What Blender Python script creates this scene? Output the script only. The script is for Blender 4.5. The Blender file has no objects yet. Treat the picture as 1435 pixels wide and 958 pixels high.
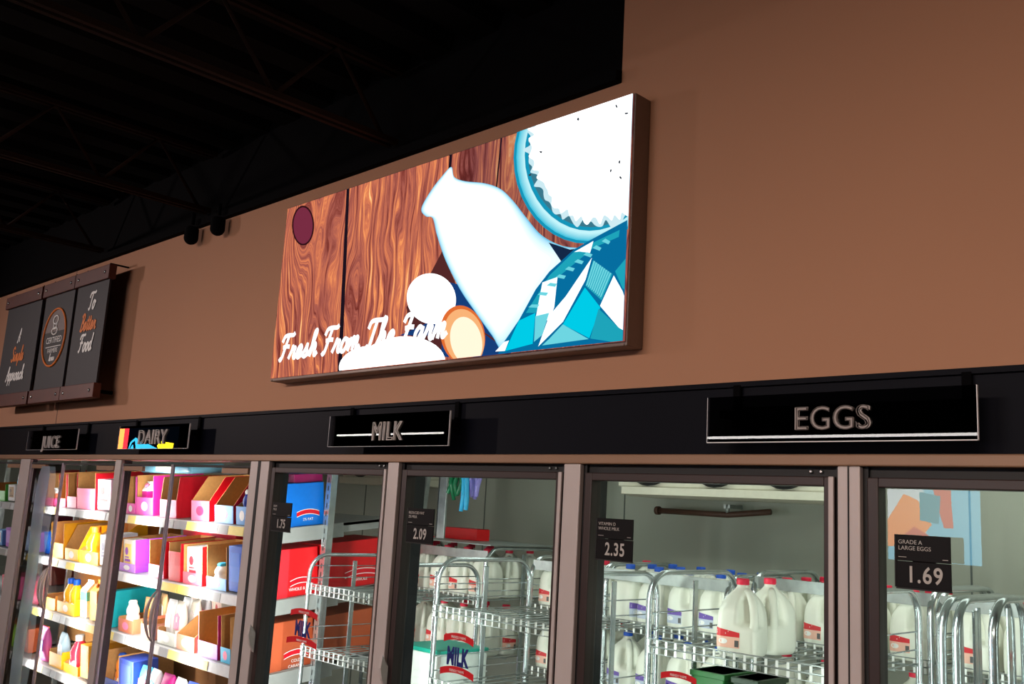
import bpy, bmesh, math, random
from mathutils import Vector, Matrix
R = math.radians
random.seed(7)
C = bpy.context.scene.collection
SC = bpy.context.scene

# ---------------------------------------------------------------- camera
FPX = 1329.4748
PX, PY = 717.5, 479.0
MW = [[0.7112, -0.0830, -0.6981], [0.7007, 0.1640, 0.6944], [0.0568, -0.9830, 0.1747]]
def _norm(v):
    return Vector(v).normalized()
ax, ay, az = _norm(MW[0]), _norm(MW[1]), _norm(MW[2])
az = ax.cross(ay).normalized(); ay = az.cross(ax).normalized()
MW = [ax, ay, az]
CAM_D, CAM_H = 2.5, 1.75
cam = bpy.data.cameras.new('camera'); co = bpy.data.objects.new('camera', cam); C.objects.link(co)
cam.sensor_fit = 'HORIZONTAL'; cam.sensor_width = 36; cam.lens = 36 * FPX / 1435
cam.clip_start = 0.05; cam.clip_end = 100
rm = Matrix(((ax[0], -ax[1], -ax[2]), (ay[0], -ay[1], -ay[2]), (az[0], -az[1], -az[2])))
co.matrix_world = Matrix.Translation((0, -CAM_D, CAM_H)) @ rm.to_4x4()
SC.camera = co

def W(px, py, y=0.0):
    """world point where the sight line through a photo point meets the upright plane y"""
    d = Vector((px - PX, py - PY, FPX))
    r = Vector((ax.dot(d), ay.dot(d), az.dot(d)))
    r = r * ((CAM_D + y) / r.y)
    return Vector((r.x, y, r.z + CAM_H))

# ---------------------------------------------------------------- view, world, room lights
SC.view_settings.view_transform = 'Standard'
SC.view_settings.look = 'None'
SC.view_settings.exposure = 0.0
SC.view_settings.gamma = 1.0
SC.view_settings.use_curve_mapping = False
w = bpy.data.worlds.new('world'); SC.world = w; w.use_nodes = True
w.node_tree.nodes['Background'].inputs[0].default_value = (0.02, 0.013, 0.009, 1)
w.node_tree.nodes['Background'].inputs[1].default_value = 0.25

def area(name, loc, target, sx, sy, power, col, spread=180):
    l = bpy.data.lights.new(name, 'AREA'); l.shape = 'RECTANGLE'; l.size = sx; l.size_y = sy
    l.energy = power; l.color = col; l.spread = R(spread)
    o = bpy.data.objects.new(name, l); C.objects.link(o); o.location = loc
    o.rotation_euler = (Vector(target) - Vector(loc)).to_track_quat('-Z', 'Y').to_euler()
    return o
def spot(name, loc, target, power, col, size, blend, rad):
    l = bpy.data.lights.new(name, 'SPOT'); l.energy = power; l.color = col
    l.spot_size = R(size); l.spot_blend = blend; l.shadow_soft_size = rad
    o = bpy.data.objects.new(name, l); C.objects.link(o); o.location = loc
    o.rotation_euler = (Vector(target) - Vector(loc)).to_track_quat('-Z', 'Y').to_euler()
    return o
spot('aisle_spotlight', (-10.2, -4.2, 3.2), (-6.4, 0, 1.9), 340, (1.0, 0.82, 0.78), 75, 1.0, 0.10)
area('aisle_light', (-4.0, -4.6, 3.15), (-4.0, 0, 1.0), 5.0, 0.25, 36, (1.0, 0.82, 0.72), 80)
area('aisle_light', (0.4, -4.6, 3.15), (0.0, 0, 0.9), 2.6, 0.25, 24, (1.0, 0.80, 0.68), 72)
area('high_light', (2.2, -3.4, 4.8), (0.6, 0, 3.2), 1.2, 0.4, 6, (1.0, 0.46, 0.16), 120)
# cooler lights: a strip behind every upright, shining into the case
def case_strip(x, power, col, y=0.10):
    o = area('case_light', (x, y, 1.05), (x, y + 1, 1.05), 0.05, 1.6, power, col)
    return o

# ---------------------------------------------------------------- materials
def s2l(c):
    return tuple(((v / 12.92) if v <= 0.04045 else ((v + 0.055) / 1.055) ** 2.4) for v in c)
def rgb(r, g, b):
    return s2l((r / 255, g / 255, b / 255))
MATS = {}
def mat(name, col, rough=0.5, metal=0.0, emit=None, estr=0.0, var=0.06, scale=30.0, bump=0.0, spec=0.5):
    if name in MATS: return MATS[name]
    m = bpy.data.materials.new(name); m.use_nodes = True
    nt = m.node_tree; b = nt.nodes['Principled BSDF']
    b.inputs['Roughness'].default_value = rough; b.inputs['Metallic'].default_value = metal
    b.inputs['Specular IOR Level'].default_value = spec
    if emit is not None:
        b.inputs['Base Color'].default_value = (*col, 1)
        b.inputs['Emission Color'].default_value = (*emit, 1); b.inputs['Emission Strength'].default_value = estr
    else:
        tc = nt.nodes.new('ShaderNodeTexCoord'); nz = nt.nodes.new('ShaderNodeTexNoise')
        nz.inputs['Scale'].default_value = scale; nz.inputs['Detail'].default_value = 3
        nt.links.new(tc.outputs['Object'], nz.inputs['Vector'])
        rp = nt.nodes.new('ShaderNodeValToRGB')
        rp.color_ramp.elements[0].position = 0.3; rp.color_ramp.elements[1].position = 0.7
        rp.color_ramp.elements[0].color = (*[c * (1 - var) for c in col], 1)
        rp.color_ramp.elements[1].color = (*[min(1, c * (1 + var)) for c in col], 1)
        nt.links.new(nz.outputs['Fac'], rp.inputs['Fac']); nt.links.new(rp.outputs['Color'], b.inputs['Base Color'])
        if bump:
            bp = nt.nodes.new('ShaderNodeBump'); bp.inputs['Strength'].default_value = bump; bp.inputs['Distance'].default_value = 0.01
            nt.links.new(nz.outputs['Fac'], bp.inputs['Height']); nt.links.new(bp.outputs['Normal'], b.inputs['Normal'])
    MATS[name] = m
    return m
def emis(name, col, strength=1.0):
    if name in MATS: return MATS[name]
    m = bpy.data.materials.new(name); m.use_nodes = True; nt = m.node_tree
    nt.nodes.remove(nt.nodes['Principled BSDF'])
    e = nt.nodes.new('ShaderNodeEmission'); e.inputs[0].default_value = (*col, 1); e.inputs[1].default_value = strength
    nt.links.new(e.outputs[0], nt.nodes['Material Output'].inputs[0])
    MATS[name] = m; return m
def glass(name, tint, gain=1.0, rough=0.0):
    m = bpy.data.materials.new(name); m.use_nodes = True; nt = m.node_tree
    nt.nodes.remove(nt.nodes['Principled BSDF'])
    t = nt.nodes.new('ShaderNodeBsdfTransparent'); t.inputs[0].default_value = (*tint, 1)
    g = nt.nodes.new('ShaderNodeBsdfGlossy'); g.inputs['Roughness'].default_value = rough
    fr = nt.nodes.new('ShaderNodeFresnel'); fr.inputs[0].default_value = 1.45
    mu = nt.nodes.new('ShaderNodeMath'); mu.operation = 'MULTIPLY'; mu.inputs[1].default_value = gain; mu.use_clamp = True
    mx = nt.nodes.new('ShaderNodeMixShader')
    nt.links.new(fr.outputs[0], mu.inputs[0]); nt.links.new(mu.outputs[0], mx.inputs[0])
    nt.links.new(t.outputs[0], mx.inputs[1]); nt.links.new(g.outputs[0], mx.inputs[2])
    nt.links.new(mx.outputs[0], nt.nodes['Material Output'].inputs[0])
    MATS[name] = m; return m

WALL = mat('beige_paint', rgb(178, 131, 103), 0.9, var=0.015, scale=1.5, bump=0.02)
BLACKP = mat('black_paint_and_shade', rgb(5, 5, 7), 0.95, var=0.1, scale=3, spec=0.08)
FASC = mat('black_fascia', rgb(9, 11, 20), 0.5, var=0.08, scale=2, spec=0.07)
CEIL = mat('dark_deck', rgb(8, 6, 5), 0.95, var=0.3, scale=2, spec=0.1)
JOIST = mat('rust_red_steel', rgb(34, 18, 10), 0.8, var=0.2, scale=5, spec=0.1)
FLOOR = mat('polished_concrete', rgb(120, 108, 98), 0.3, var=0.12, scale=3)
ALU = mat('anodised_aluminium', rgb(186, 176, 174), 0.45, 0.15, var=0.03, scale=8)
ALUD = mat('brown_rail', rgb(140, 108, 84), 0.45, 0.15, var=0.04, scale=8)
STILE = mat('dark_brown_stile', rgb(44, 28, 26), 0.45, 0.0, var=0.05)
GASK = mat('black_gasket', rgb(8, 8, 10), 0.6)
JAMB = mat('navy_jamb', rgb(12, 15, 28), 0.4, var=0.1)
GALV = mat('galvanised_steel', rgb(188, 196, 198), 0.24, 0.9, var=0.12, scale=25)
GALVD = mat('dull_zinc', rgb(160, 166, 164), 0.4, 0.75, var=0.15, scale=20)
SHELFM = mat('grey_shelf', rgb(150, 152, 150), 0.45, 0.2, var=0.04)
BACKW = mat('cooler_panel', rgb(158, 160, 148), 0.55, 0.0, var=0.05, scale=2.5)
EVAP = mat('cream_enamel', rgb(220, 214, 196), 0.5, var=0.04)
DARKM = mat('dark_fan', rgb(24, 24, 24), 0.5)
COPPER = mat('brown_pipe', rgb(80, 52, 40), 0.5, var=0.15)
KRAFT = mat('kraft_board', rgb(196, 140, 78), 0.8, var=0.08, scale=60)
MILKM = mat('milky_plastic', rgb(232, 234, 222), 0.32, var=0.02, scale=20)
MILKM.node_tree.nodes['Principled BSDF'].inputs['Subsurface Weight'].default_value = 0.0
SILV = mat('silver_letters', rgb(206, 200, 198), 0.4, 0.0, var=0.02)
TAGB = mat('black_card', rgb(14, 12, 14), 0.5, var=0.05, spec=0.15)
CHALK = mat('grey_digits', rgb(178, 174, 170), 0.6, var=0.04)
WHITEM = mat('white_print', rgb(240, 240, 238), 0.5, var=0.01)
GLASS = glass('door_glass', (0.80, 0.86, 0.84), 1.0)
GLASSL = glass('clear_door_glass', (0.95, 0.97, 0.97), 0.8)
ACRY = glass('smoked_acrylic', (0.30, 0.30, 0.32), 1.6)
EDGE = mat('frosted_acrylic_edge', rgb(225, 225, 230), 0.25, var=0.02)
def reflection():
    m = bpy.data.materials.new('blue_grey_reflection'); m.use_nodes = True; nt = m.node_tree
    b = nt.nodes['Principled BSDF']; b.inputs['Base Color'].default_value = (*rgb(150, 182, 200), 1); b.inputs['Roughness'].default_value = 0.3
    t = nt.nodes.new('ShaderNodeBsdfTransparent'); tr = nt.nodes.new('ShaderNodeBsdfTranslucent'); tr.inputs[0].default_value = (*rgb(150, 182, 200), 1)
    m1_ = nt.nodes.new('ShaderNodeMixShader'); m2_ = nt.nodes.new('ShaderNodeMixShader'); m1_.inputs[0].default_value = 0.5; m2_.inputs[0].default_value = 0.72
    nt.links.new(b.outputs[0], m1_.inputs[1]); nt.links.new(tr.outputs[0], m1_.inputs[2]); nt.links.new(t.outputs[0], m2_.inputs[1]); nt.links.new(m1_.outputs[0], m2_.inputs[2])
    nt.links.new(m2_.outputs[0], nt.nodes['Material Output'].inputs[0]); return m
STRIPM = reflection()  # blue-grey of a glass reflection, put into a sheet material
def P(r, g, b, rough=0.45):
    return mat('print_%d_%d_%d' % (r, g, b), rgb(r, g, b), rough, var=0.04, scale=40)

# ---------------------------------------------------------------- mesh builder
class MB:
    def __init__(s):
        s.bm = bmesh.new(); s.mi = 0; s.uv = None
    def _mark(s, faces):
        for f in faces: f.material_index = s.mi
    def box(s, x0, x1, y0, y1, z0, z1, bev=0.0, seg=2):
        bm = s.bm
        vs = [bm.verts.new((x, y, z)) for x in (x0, x1) for y in (y0, y1) for z in (z0, z1)]
        idx = [(0, 1, 3, 2), (4, 6, 7, 5), (0, 4, 5, 1), (2, 3, 7, 6), (0, 2, 6, 4), (1, 5, 7, 3)]
        fs = [bm.faces.new([vs[i] for i in q]) for q in idx]
        s._mark(fs)
        if bev > 0:
            es = list({e for f in fs for e in f.edges})
            r = bmesh.ops.bevel(bm, geom=es, offset=bev, segments=seg, profile=0.5, affect='EDGES')
            s._mark(r['faces'])
        return s
    def poly(s, pts):
        f = s.bm.faces.new([s.bm.verts.new(p) for p in pts]); s._mark([f]); return f
    def prism(s, pts, vec):
        """closed outline pts (3D) pushed along vec"""
        vec = Vector(vec); a = [s.bm.verts.new(p) for p in pts]; b = [s.bm.verts.new(Vector(p) + vec) for p in pts]
        fs = [s.bm.faces.new(a[::-1]), s.bm.faces.new(b)]
        n = len(a)
        for i in range(n): fs.append(s.bm.faces.new([a[i], a[(i + 1) % n], b[(i + 1) % n], b[i]]))
        s._mark(fs); return s
    def tube(s, pts, r, n=8, closed=False, rx=None, up=None):
        pts = [Vector(p) for p in pts]; m = len(pts); rings = []
        prev = None
        for i, p in enumerate(pts):
            if closed: t = pts[(i + 1) % m] - pts[i - 1]
            else: t = pts[min(i + 1, m - 1)] - pts[max(i - 1, 0)]
            t.normalize()
            u = Vector(up) if up else (prev if prev else (Vector((0, 0, 1)) if abs(t.z) < 0.9 else Vector((1, 0, 0))))
            a = (u - t * u.dot(t))
            if a.length < 1e-5: a = t.orthogonal()
            a.normalize(); b = t.cross(a); prev = a
            rr = r[i] if isinstance(r, (list, tuple)) else r
            r2 = rx if rx else rr
            rings.append([s.bm.verts.new(p + a * (r2 * math.cos(2 * math.pi * k / n)) + b * (rr * math.sin(2 * math.pi * k / n))) for k in range(n)])
        fs = []
        for i in range(m if closed else m - 1):
            A, B = rings[i], rings[(i + 1) % m]
            for k in range(n): fs.append(s.bm.faces.new([A[k], A[(k + 1) % n], B[(k + 1) % n], B[k]]))
        if not closed:
            fs.append(s.bm.faces.new(rings[0][::-1])); fs.append(s.bm.faces.new(rings[-1]))
        for f in fs: f.smooth = True
        s._mark(fs); return s
    def loft(s, rings, smooth=True, cap=True):
        V = [[s.bm.verts.new(p) for p in r] for r in rings]; n = len(V[0]); fs = []
        for A, B in zip(V, V[1:]):
            for k in range(n): fs.append(s.bm.faces.new([A[k], A[(k + 1) % n], B[(k + 1) % n], B[k]]))
        for f in fs: f.smooth = smooth
        if cap: fs += [s.bm.faces.new(V[0][::-1]), s.bm.faces.new(V[-1])]
        s._mark(fs); return s
    def lathe(s, prof, c=(0, 0, 0), n=24, sq=None):
        rings = []
        for r, z in prof:
            ring = []
            for k in range(n):
                t = 2 * math.pi * k / n; q = r
                if sq: q = r / (abs(math.cos(t)) ** sq + abs(math.sin(t)) ** sq) ** (1 / sq)
                ring.append((c[0] + q * math.cos(t), c[1] + q * math.sin(t), c[2] + z))
            rings.append(ring)
        return s.loft(rings)
    def disc(s, c, r, nrm=(0, -1, 0), n=24, rz=None):
        nv = Vector(nrm).normalized(); a = nv.orthogonal().normalized()
        if abs(nv.y) > 0.9: a = Vector((1, 0, 0))
        b = nv.cross(a)
        rz = rz or r
        return s.poly([Vector(c) + a * (r * math.cos(2 * math.pi * k / n)) + b * (rz * math.sin(2 * math.pi * k / n)) for k in range(n)])
    def m(s, i): s.mi = i; return s
    def build(s, name, mats, parent=None, label=None, loc=None, bevel=0, recalc=True):
        if recalc: bmesh.ops.recalc_face_normals(s.bm, faces=s.bm.faces)
        me = bpy.data.meshes.new(name); s.bm.to_mesh(me); s.bm.free()
        if not isinstance(mats, (list, tuple)): mats = [mats]
        for x in mats: me.materials.append(x)
        o = bpy.data.objects.new(name, me); C.objects.link(o)
        if parent: o.parent = parent
        if loc: o.location = loc
        if label: o['label'] = label
        return o

def tag(o, label, cat, group=None, kind=None):
    if label: o['label'] = label
    if cat: o['category'] = cat
    if group: o['group'] = group
    if kind: o['kind'] = kind
    return o
def thing(name, label, cat, loc=(0, 0, 0), rz=0.0, rx=0.0, group=None):
    o = bpy.data.objects.new(name, None); C.objects.link(o); o.empty_display_size = 0.05
    o.location = loc; o.rotation_euler = (rx, 0, rz)
    return tag(o, label, cat, group)
def struct(o):
    o['kind'] = 'structure'; return o
def dup(root, loc, rz=0.0, rx=0.0, label=None, group=None):
    r = root.copy(); C.objects.link(r); r.location = loc; r.rotation_euler = (rx, 0, rz)
    if label: r['label'] = label
    if group: r['group'] = group
    for ch in list(root.children):
        c = ch.copy(); C.objects.link(c); c.parent = r
        for g in list(ch.children):
            d = g.copy(); C.objects.link(d); d.parent = c
    return r
def textmesh(txt, size, align='CENTER', extrude=0.001, bevel=0.0, outline=False, sx=1.0, spacing=1.0, bold=0.0):
    cu = bpy.data.curves.new('lettering', 'FONT'); cu.body = txt; cu.size = size; cu.align_x = align; cu.align_y = 'CENTER'
    cu.extrude = extrude; cu.bevel_depth = bevel; cu.space_character = spacing; cu.offset = bold * size; cu.resolution_u = 4
    if outline: cu.fill_mode = 'NONE'
    o = bpy.data.objects.new('lettering', cu); C.objects.link(o)
    dg = bpy.context.evaluated_depsgraph_get(); dg.update()
    me = bpy.data.meshes.new_from_object(o.evaluated_get(dg))
    bpy.data.objects.remove(o); bpy.data.curves.remove(cu)
    me.transform(Matrix.Rotation(R(90), 4, 'X') @ Matrix.Diagonal((sx, 1, 1, 1)))   # stands upright, faces -y
    return me
def text(name, txt, size, loc, m, parent=None, **kw):
    me = textmesh(txt, size, **kw); me.materials.clear(); me.materials.append(m)
    o = bpy.data.objects.new(name, me); C.objects.link(o); o.parent = parent; o.location = loc
    return o

# hand-written script lettering, as strokes
GL = {
 'F': (.64, [[(.05,.04),(.12,-.02),(.2,.1),(.28,.5),(.36,.93)], [(.02,.74),(.1,.93),(.3,.98),(.62,.96),(.7,1.02)], [(.14,.5),(.35,.52),(.52,.5)]]),
 'T': (.62, [[(.1,.06),(.18,-.02),(.28,.1),(.34,.5),(.4,.95)], [(.03,.72),(.1,.93),(.3,.98),(.7,.96),(.8,1.03)]]),
 'r': (.42, [[(0,.02),(.1,.3),(.14,.48),(.18,.38),(.3,.42),(.3,.3),(.3,.08),(.38,0),(.46,.08)]]),
 'e': (.40, [[(0,.12),(.2,.22),(.3,.36),(.22,.47),(.1,.36),(.08,.15),(.18,0),(.32,.05),(.42,.16)]]),
 's': (.40, [[(0,.05),(.15,.3),(.22,.48),(.24,.3),(.3,.14),(.2,0),(.05,.06)], [(.26,.04),(.42,.12)]]),
 'h': (.48, [[(0,.05),(.15,.5),(.24,.9),(.2,1.0),(.13,.88),(.12,.4),(.1,0)], [(.1,.05),(.18,.35),(.28,.46),(.34,.36),(.33,.1),(.4,0),(.5,.1)]]),
 'o': (.44, [[(.3,.42),(.15,.46),(.05,.25),(.1,.02),(.24,0),(.34,.2),(.3,.42),(.38,.36),(.46,.38)]]),
 'm': (.60, [[(.02,0),(.08,.3),(.1,.45)], [(.08,.2),(.18,.42),(.26,.42),(.26,0)], [(.26,.2),(.36,.43),(.44,.42),(.44,.1),(.5,0),(.62,.12)]]),
 'a': (.46, [[(.32,.4),(.18,.47),(.06,.28),(.08,.04),(.2,0),(.32,.25),(.35,.45)], [(.34,.4),(.33,.1),(.4,0),(.48,.12)]]),
 'i': (.24, [[(0,.05),(.1,.44),(.1,.1),(.16,0),(.26,.1)], [(.12,.6),(.13,.63)]]),
 'p': (.42, [[(0,.1),(.1,.45),(.05,-.35)], [(.1,.35),(.2,.47),(.32,.35),(.28,.05),(.15,0),(.09,.05)], [(.28,.05),(.44,.1)]]),
 'l': (.24, [[(0,.05),(.16,.6),(.2,.95),(.12,.95),(.1,.3),(.16,0),(.26,.1)]]),
 'c': (.36, [[(.3,.38),(.2,.47),(.06,.3),(.08,.05),(.2,0),(.38,.12)]]),
 't': (.28, [[(0,.1),(.14,.5),(.16,.8)], [(.15,.6),(.12,.15),(.18,0),(.3,.1)], [(.02,.55),(.28,.58)]]),
 'd': (.46, [[(.3,.42),(.15,.46),(.05,.25),(.1,.02),(.24,0),(.34,.2),(.36,.5),(.4,.98),(.34,.3),(.38,.02),(.48,.1)]]),
 'A': (.54, [[(0,0),(.1,.05),(.35,.95),(.42,.6),(.46,0)], [(.12,.35),(.45,.38)]]),
 'S': (.50, [[(.45,.85),(.3,1),(.12,.85),(.2,.6),(.38,.4),(.36,.1),(.15,-.02),(.02,.15)]]),
 'B': (.54, [[(.12,0),(.2,.95)], [(.05,.85),(.25,1.0),(.45,.88),(.4,.6),(.2,.52),(.45,.45),(.46,.12),(.25,-.02),(.08,.05)]]),
 ' ': (.30, []),
}
def smooth(pts, n=6):
    if len(pts) < 3: return [Vector((p[0], p[1])) for p in pts]
    P_ = [Vector((p[0], p[1])) for p in pts]; P_ = [2 * P_[0] - P_[1]] + P_ + [2 * P_[-1] - P_[-2]]; out = []
    for i in range(1, len(P_) - 2):
        a, b, c, d = P_[i - 1:i + 3]
        for k in range(n):
            t = k / n
            out.append(0.5 * ((2 * b) + (c - a) * t + (2 * a - 5 * b + 4 * c - d) * t * t + (3 * b - a - 3 * c + d) * t ** 3))
    out.append(P_[-2]); return out
def script_strokes(txt):
    x = 0; res = []
    for ch in txt:
        adv, st = GL[ch]
        for s_ in st: res.append([(p.x + x + 0.22 * p.y, p.y) for p in smooth(s_)])
        x += adv
    return res, x
def ribbon(mb, pts, hw, place):
    """flat ribbon; place maps (u, v) to a 3D point"""
    pts = [Vector(p) for p in pts]
    for i in range(len(pts) - 1):
        t = pts[i + 1] - pts[i]
        if t.length < 1e-6: continue
        n = Vector((-t.y, t.x)).normalized() * hw
        e = t.normalized() * hw * 0.4
        q = [pts[i] - e - n, pts[i + 1] + e - n, pts[i + 1] + e + n, pts[i] - e + n]
        mb.poly([Vector(place(a.x, a.y)) + Vector((0, -0.00003 * i, 0)) for a in q])

# ================================================================ SETTING
WALLTOP = 3.30
XB = -2.03                     # the low black ceiling ends here, the beige wall runs on upwards
b = MB(); b.box(-22, XB, 0, 0.10, 1.96, WALLTOP); b.box(XB, 5.0, 0, 0.10, 1.96, 6.2)
struct(b.build('wall_back', WALL))
b = MB(); b.box(-22, XB, 0.0, 0.10, WALLTOP, 6.2); struct(b.build('wall_back_upper', BLACKP))  # shade on the upper wall, put into its colour as black
b = MB(); b.box(-22, XB, -0.035, 0.0, WALLTOP - 0.012, WALLTOP + 0.03); struct(b.build('trim_1', BLACKP))
# panel joints in the beige wall
b = MB(); b.box(-7.05, -7.045, -0.002, 0.0, 2.17, WALLTOP); struct(b.build('trim_2', mat('wall_joint', rgb(120, 100, 90), 0.9)))
b = MB(); b.box(-14, 5.0, -0.05, 0.10, 1.950, 2.163); b.box(-14, 5.0, -0.062, -0.05, 2.148, 2.163); struct(b.build('trim_3', FASC))
b = MB(); b.box(-22, 5.0, -10.0, 4.5, -0.1, 0.0); struct(b.build('floor', FLOOR))
# low dark ceiling with corrugated deck, and the high roof beyond it
b = MB()
x = -22.0
while x < XB - 0.31:
    b.prism([(x, 0, 3.72), (x + 0.10, 0, 3.72), (x + 0.13, 0, 3.79), (x + 0.22, 0, 3.79), (x + 0.25, 0, 3.72), (x + 0.30, 0, 3.72), (x + 0.30, 0, 3.85), (x, 0, 3.85)], (0, -8.5, 0))
    x += 0.30
struct(b.build('ceiling', CEIL))
b = MB(); b.box(-22, 5, -10, 0.1, 6.2, 6.3); struct(b.build('ceiling_upper', CEIL))
b = MB(); b.box(-22, 5, -10.1, -10, 0, 6.2); struct(b.build('wall_front', mat('dark_wall', rgb(40, 34, 30), 0.9)))
b = MB(); b.box(5, 5.1, -10, 4.5, 0, 6.2); struct(b.build('wall_right', mat('dark_wall', rgb(40, 34, 30), 0.9)))
b = MB(); b.box(-22.1, -22, -10, 4.5, 0, 6.2); struct(b.build('wall_left', mat('dark_wall', rgb(40, 34, 30), 0.9)))
# open-web joists running out from the wall
def joist(x):
    b = MB()
    for dx in (-0.035, 0.012): b.box(x + dx, x + dx + 0.023, -8.3, -0.04, 3.34, 3.365)
    for dx in (-0.035, 0.012): b.box(x + dx, x + dx + 0.023, -8.3, -0.04, 3.68, 3.705)
    k = 0
    y = -0.1
    while y > -8.1:
        b.tube([(x, y, 3.36), (x, y - 0.28, 3.69), (x, y - 0.56, 3.36)], 0.011, 6); y -= 0.56
    return b.build('ceiling_joist', JOIST)
jx = [(-10.4, 'farthest'), (W(150, 360).x, 'second farthest'), (W(300, 306).x, 'third'), (W(560, 218).x, 'nearest')]
jl = ['rusty steel roof joist meeting the wall left of the three banners',
      'rusty steel roof joist meeting the wall just above the third banner',
      'rusty steel roof joist meeting the wall beside the two round black lamps',
      'rusty steel roof joist meeting the wall above the jug mouth of the lit screen']
for (x, _), l in zip(jx, jl): tag(joist(x), l, 'beam', 'steel joists under the dark ceiling')
# sprinkler pipe crossing the dark ceiling
tag(MB().tube([(-12, -1.6, 3.6), (XB - 0.4, -1.6, 3.6)], 0.03, 10).build('ceiling_pipe', JOIST), 'dark pipe running along under the black ceiling, parallel to the wall', 'pipe')

# ---- cooler shell behind the doors
YB = 2.2
XL, XR = -12.0, 1.5
b = MB(); b.box(XL, XR, YB, YB + 0.1, 0, 2.45)
struct(b.build('wall_cooler_back', BACKW))
b = MB()
for x in (-9.5, -7.9, -6.3, -4.9, W(876, 690, YB).x, W(1360, 750, YB).x, -0.2): b.box(x - 0.004, x + 0.004, YB - 0.003, YB, 0, 2.4)
struct(b.build('trim_4', mat('panel_joint', rgb(84, 90, 86), 0.7)))
b = MB(); b.box(XL, XR, 0.10, YB, 2.4, 2.5); struct(b.build('ceiling_cooler', BACKW))
b = MB(); b.box(XR, XR + 0.1, 0, YB, 0, 2.45); struct(b.build('wall_cooler_right', BACKW))
b = MB(); b.box(XL - 0.1, XL, 0, YB, 0, 2.45); struct(b.build('wall_cooler_left', BACKW))
# cooler front frame: uprights, head rail, sill
YF = -0.06
MX = [(27, 40, 'a'), (160, 168, 'b'), (350, 376, 'c'), (543, 558, 'd'), (790, 813, 'e'), (1173, 1205, 'f')]
ups = [(W(a, 660, YF).x, W(c, 660, YF).x) for a, c, _ in MX]
ups = [(ups[0][0] - 1.75, ups[0][0] - 1.65)] + ups + [(-0.20, -0.13), (0.78, 0.85)]
HEAD0, HEAD1 = 1.918, 1.950
b = MB()
for x0, x1 in ups: b.box(x0, x1, YF, -0.038, 0.16, HEAD0, 0.004)
b.box(XL, XR, YF, 0.06, 0.0, 0.16, 0.006)
struct(b.build('trim_5', ALU))
b = MB(); b.box(XL, XR, YF - 0.004, 0.06, HEAD0, HEAD1, 0.004); struct(b.build('trim_6', ALUD))
# seam lines in the two wide uprights
b = MB(); xm = sum(ups[6]) / 2; b.box(xm - 0.002, xm + 0.002, YF - 0.002, YF, 0.16, HEAD1)
xm = sum(ups[3]) / 2; b.box(xm - 0.012, xm + 0.012, YF - 0.002, YF, 0.16, HEAD1); struct(b.build('trim_8', GASK))
# jambs: the deep dark inner sides behind each upright, with the case light tubes
b = MB()
for i, (x0, x1) in enumerate(ups):
    xc = (x0 + x1) / 2; hw = 0.036 if i in (1, 2) else (x1 - x0) / 2 - 0.001
    b.box(xc - hw, xc + hw, -0.0375, 0.088 if i >= 4 else (0.055 if i == 3 else 0.012), 0.16, 2.0)
struct(b.build('trim_9', JAMB))
for i, (x0, x1) in enumerate(ups):
    xc = (x0 + x1) / 2
    pw = [20, 18, 18, 13, 9, 10, 10, 10, 12][i]
    case_strip(xc, pw, (1.0, 0.98, 0.94) if i < 4 else (0.93, 1.0, 0.93))
case_strip(W(98, 655).x, 15, (1.0, 0.98, 0.94)); case_strip(W(253, 655).x, 15, (1.0, 0.98, 0.94))
area('case_light', (-0.9, 1.2, 2.36), (-0.9, 2.0, 1.5), 0.8, 0.1, 7, (1.0, 1.0, 0.9))
area('case_light', (-2.2, 1.3, 2.38), (-2.2, 1.45, 1.0), 4.0, 0.12, 13, (0.93, 1.0, 0.92))

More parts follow.
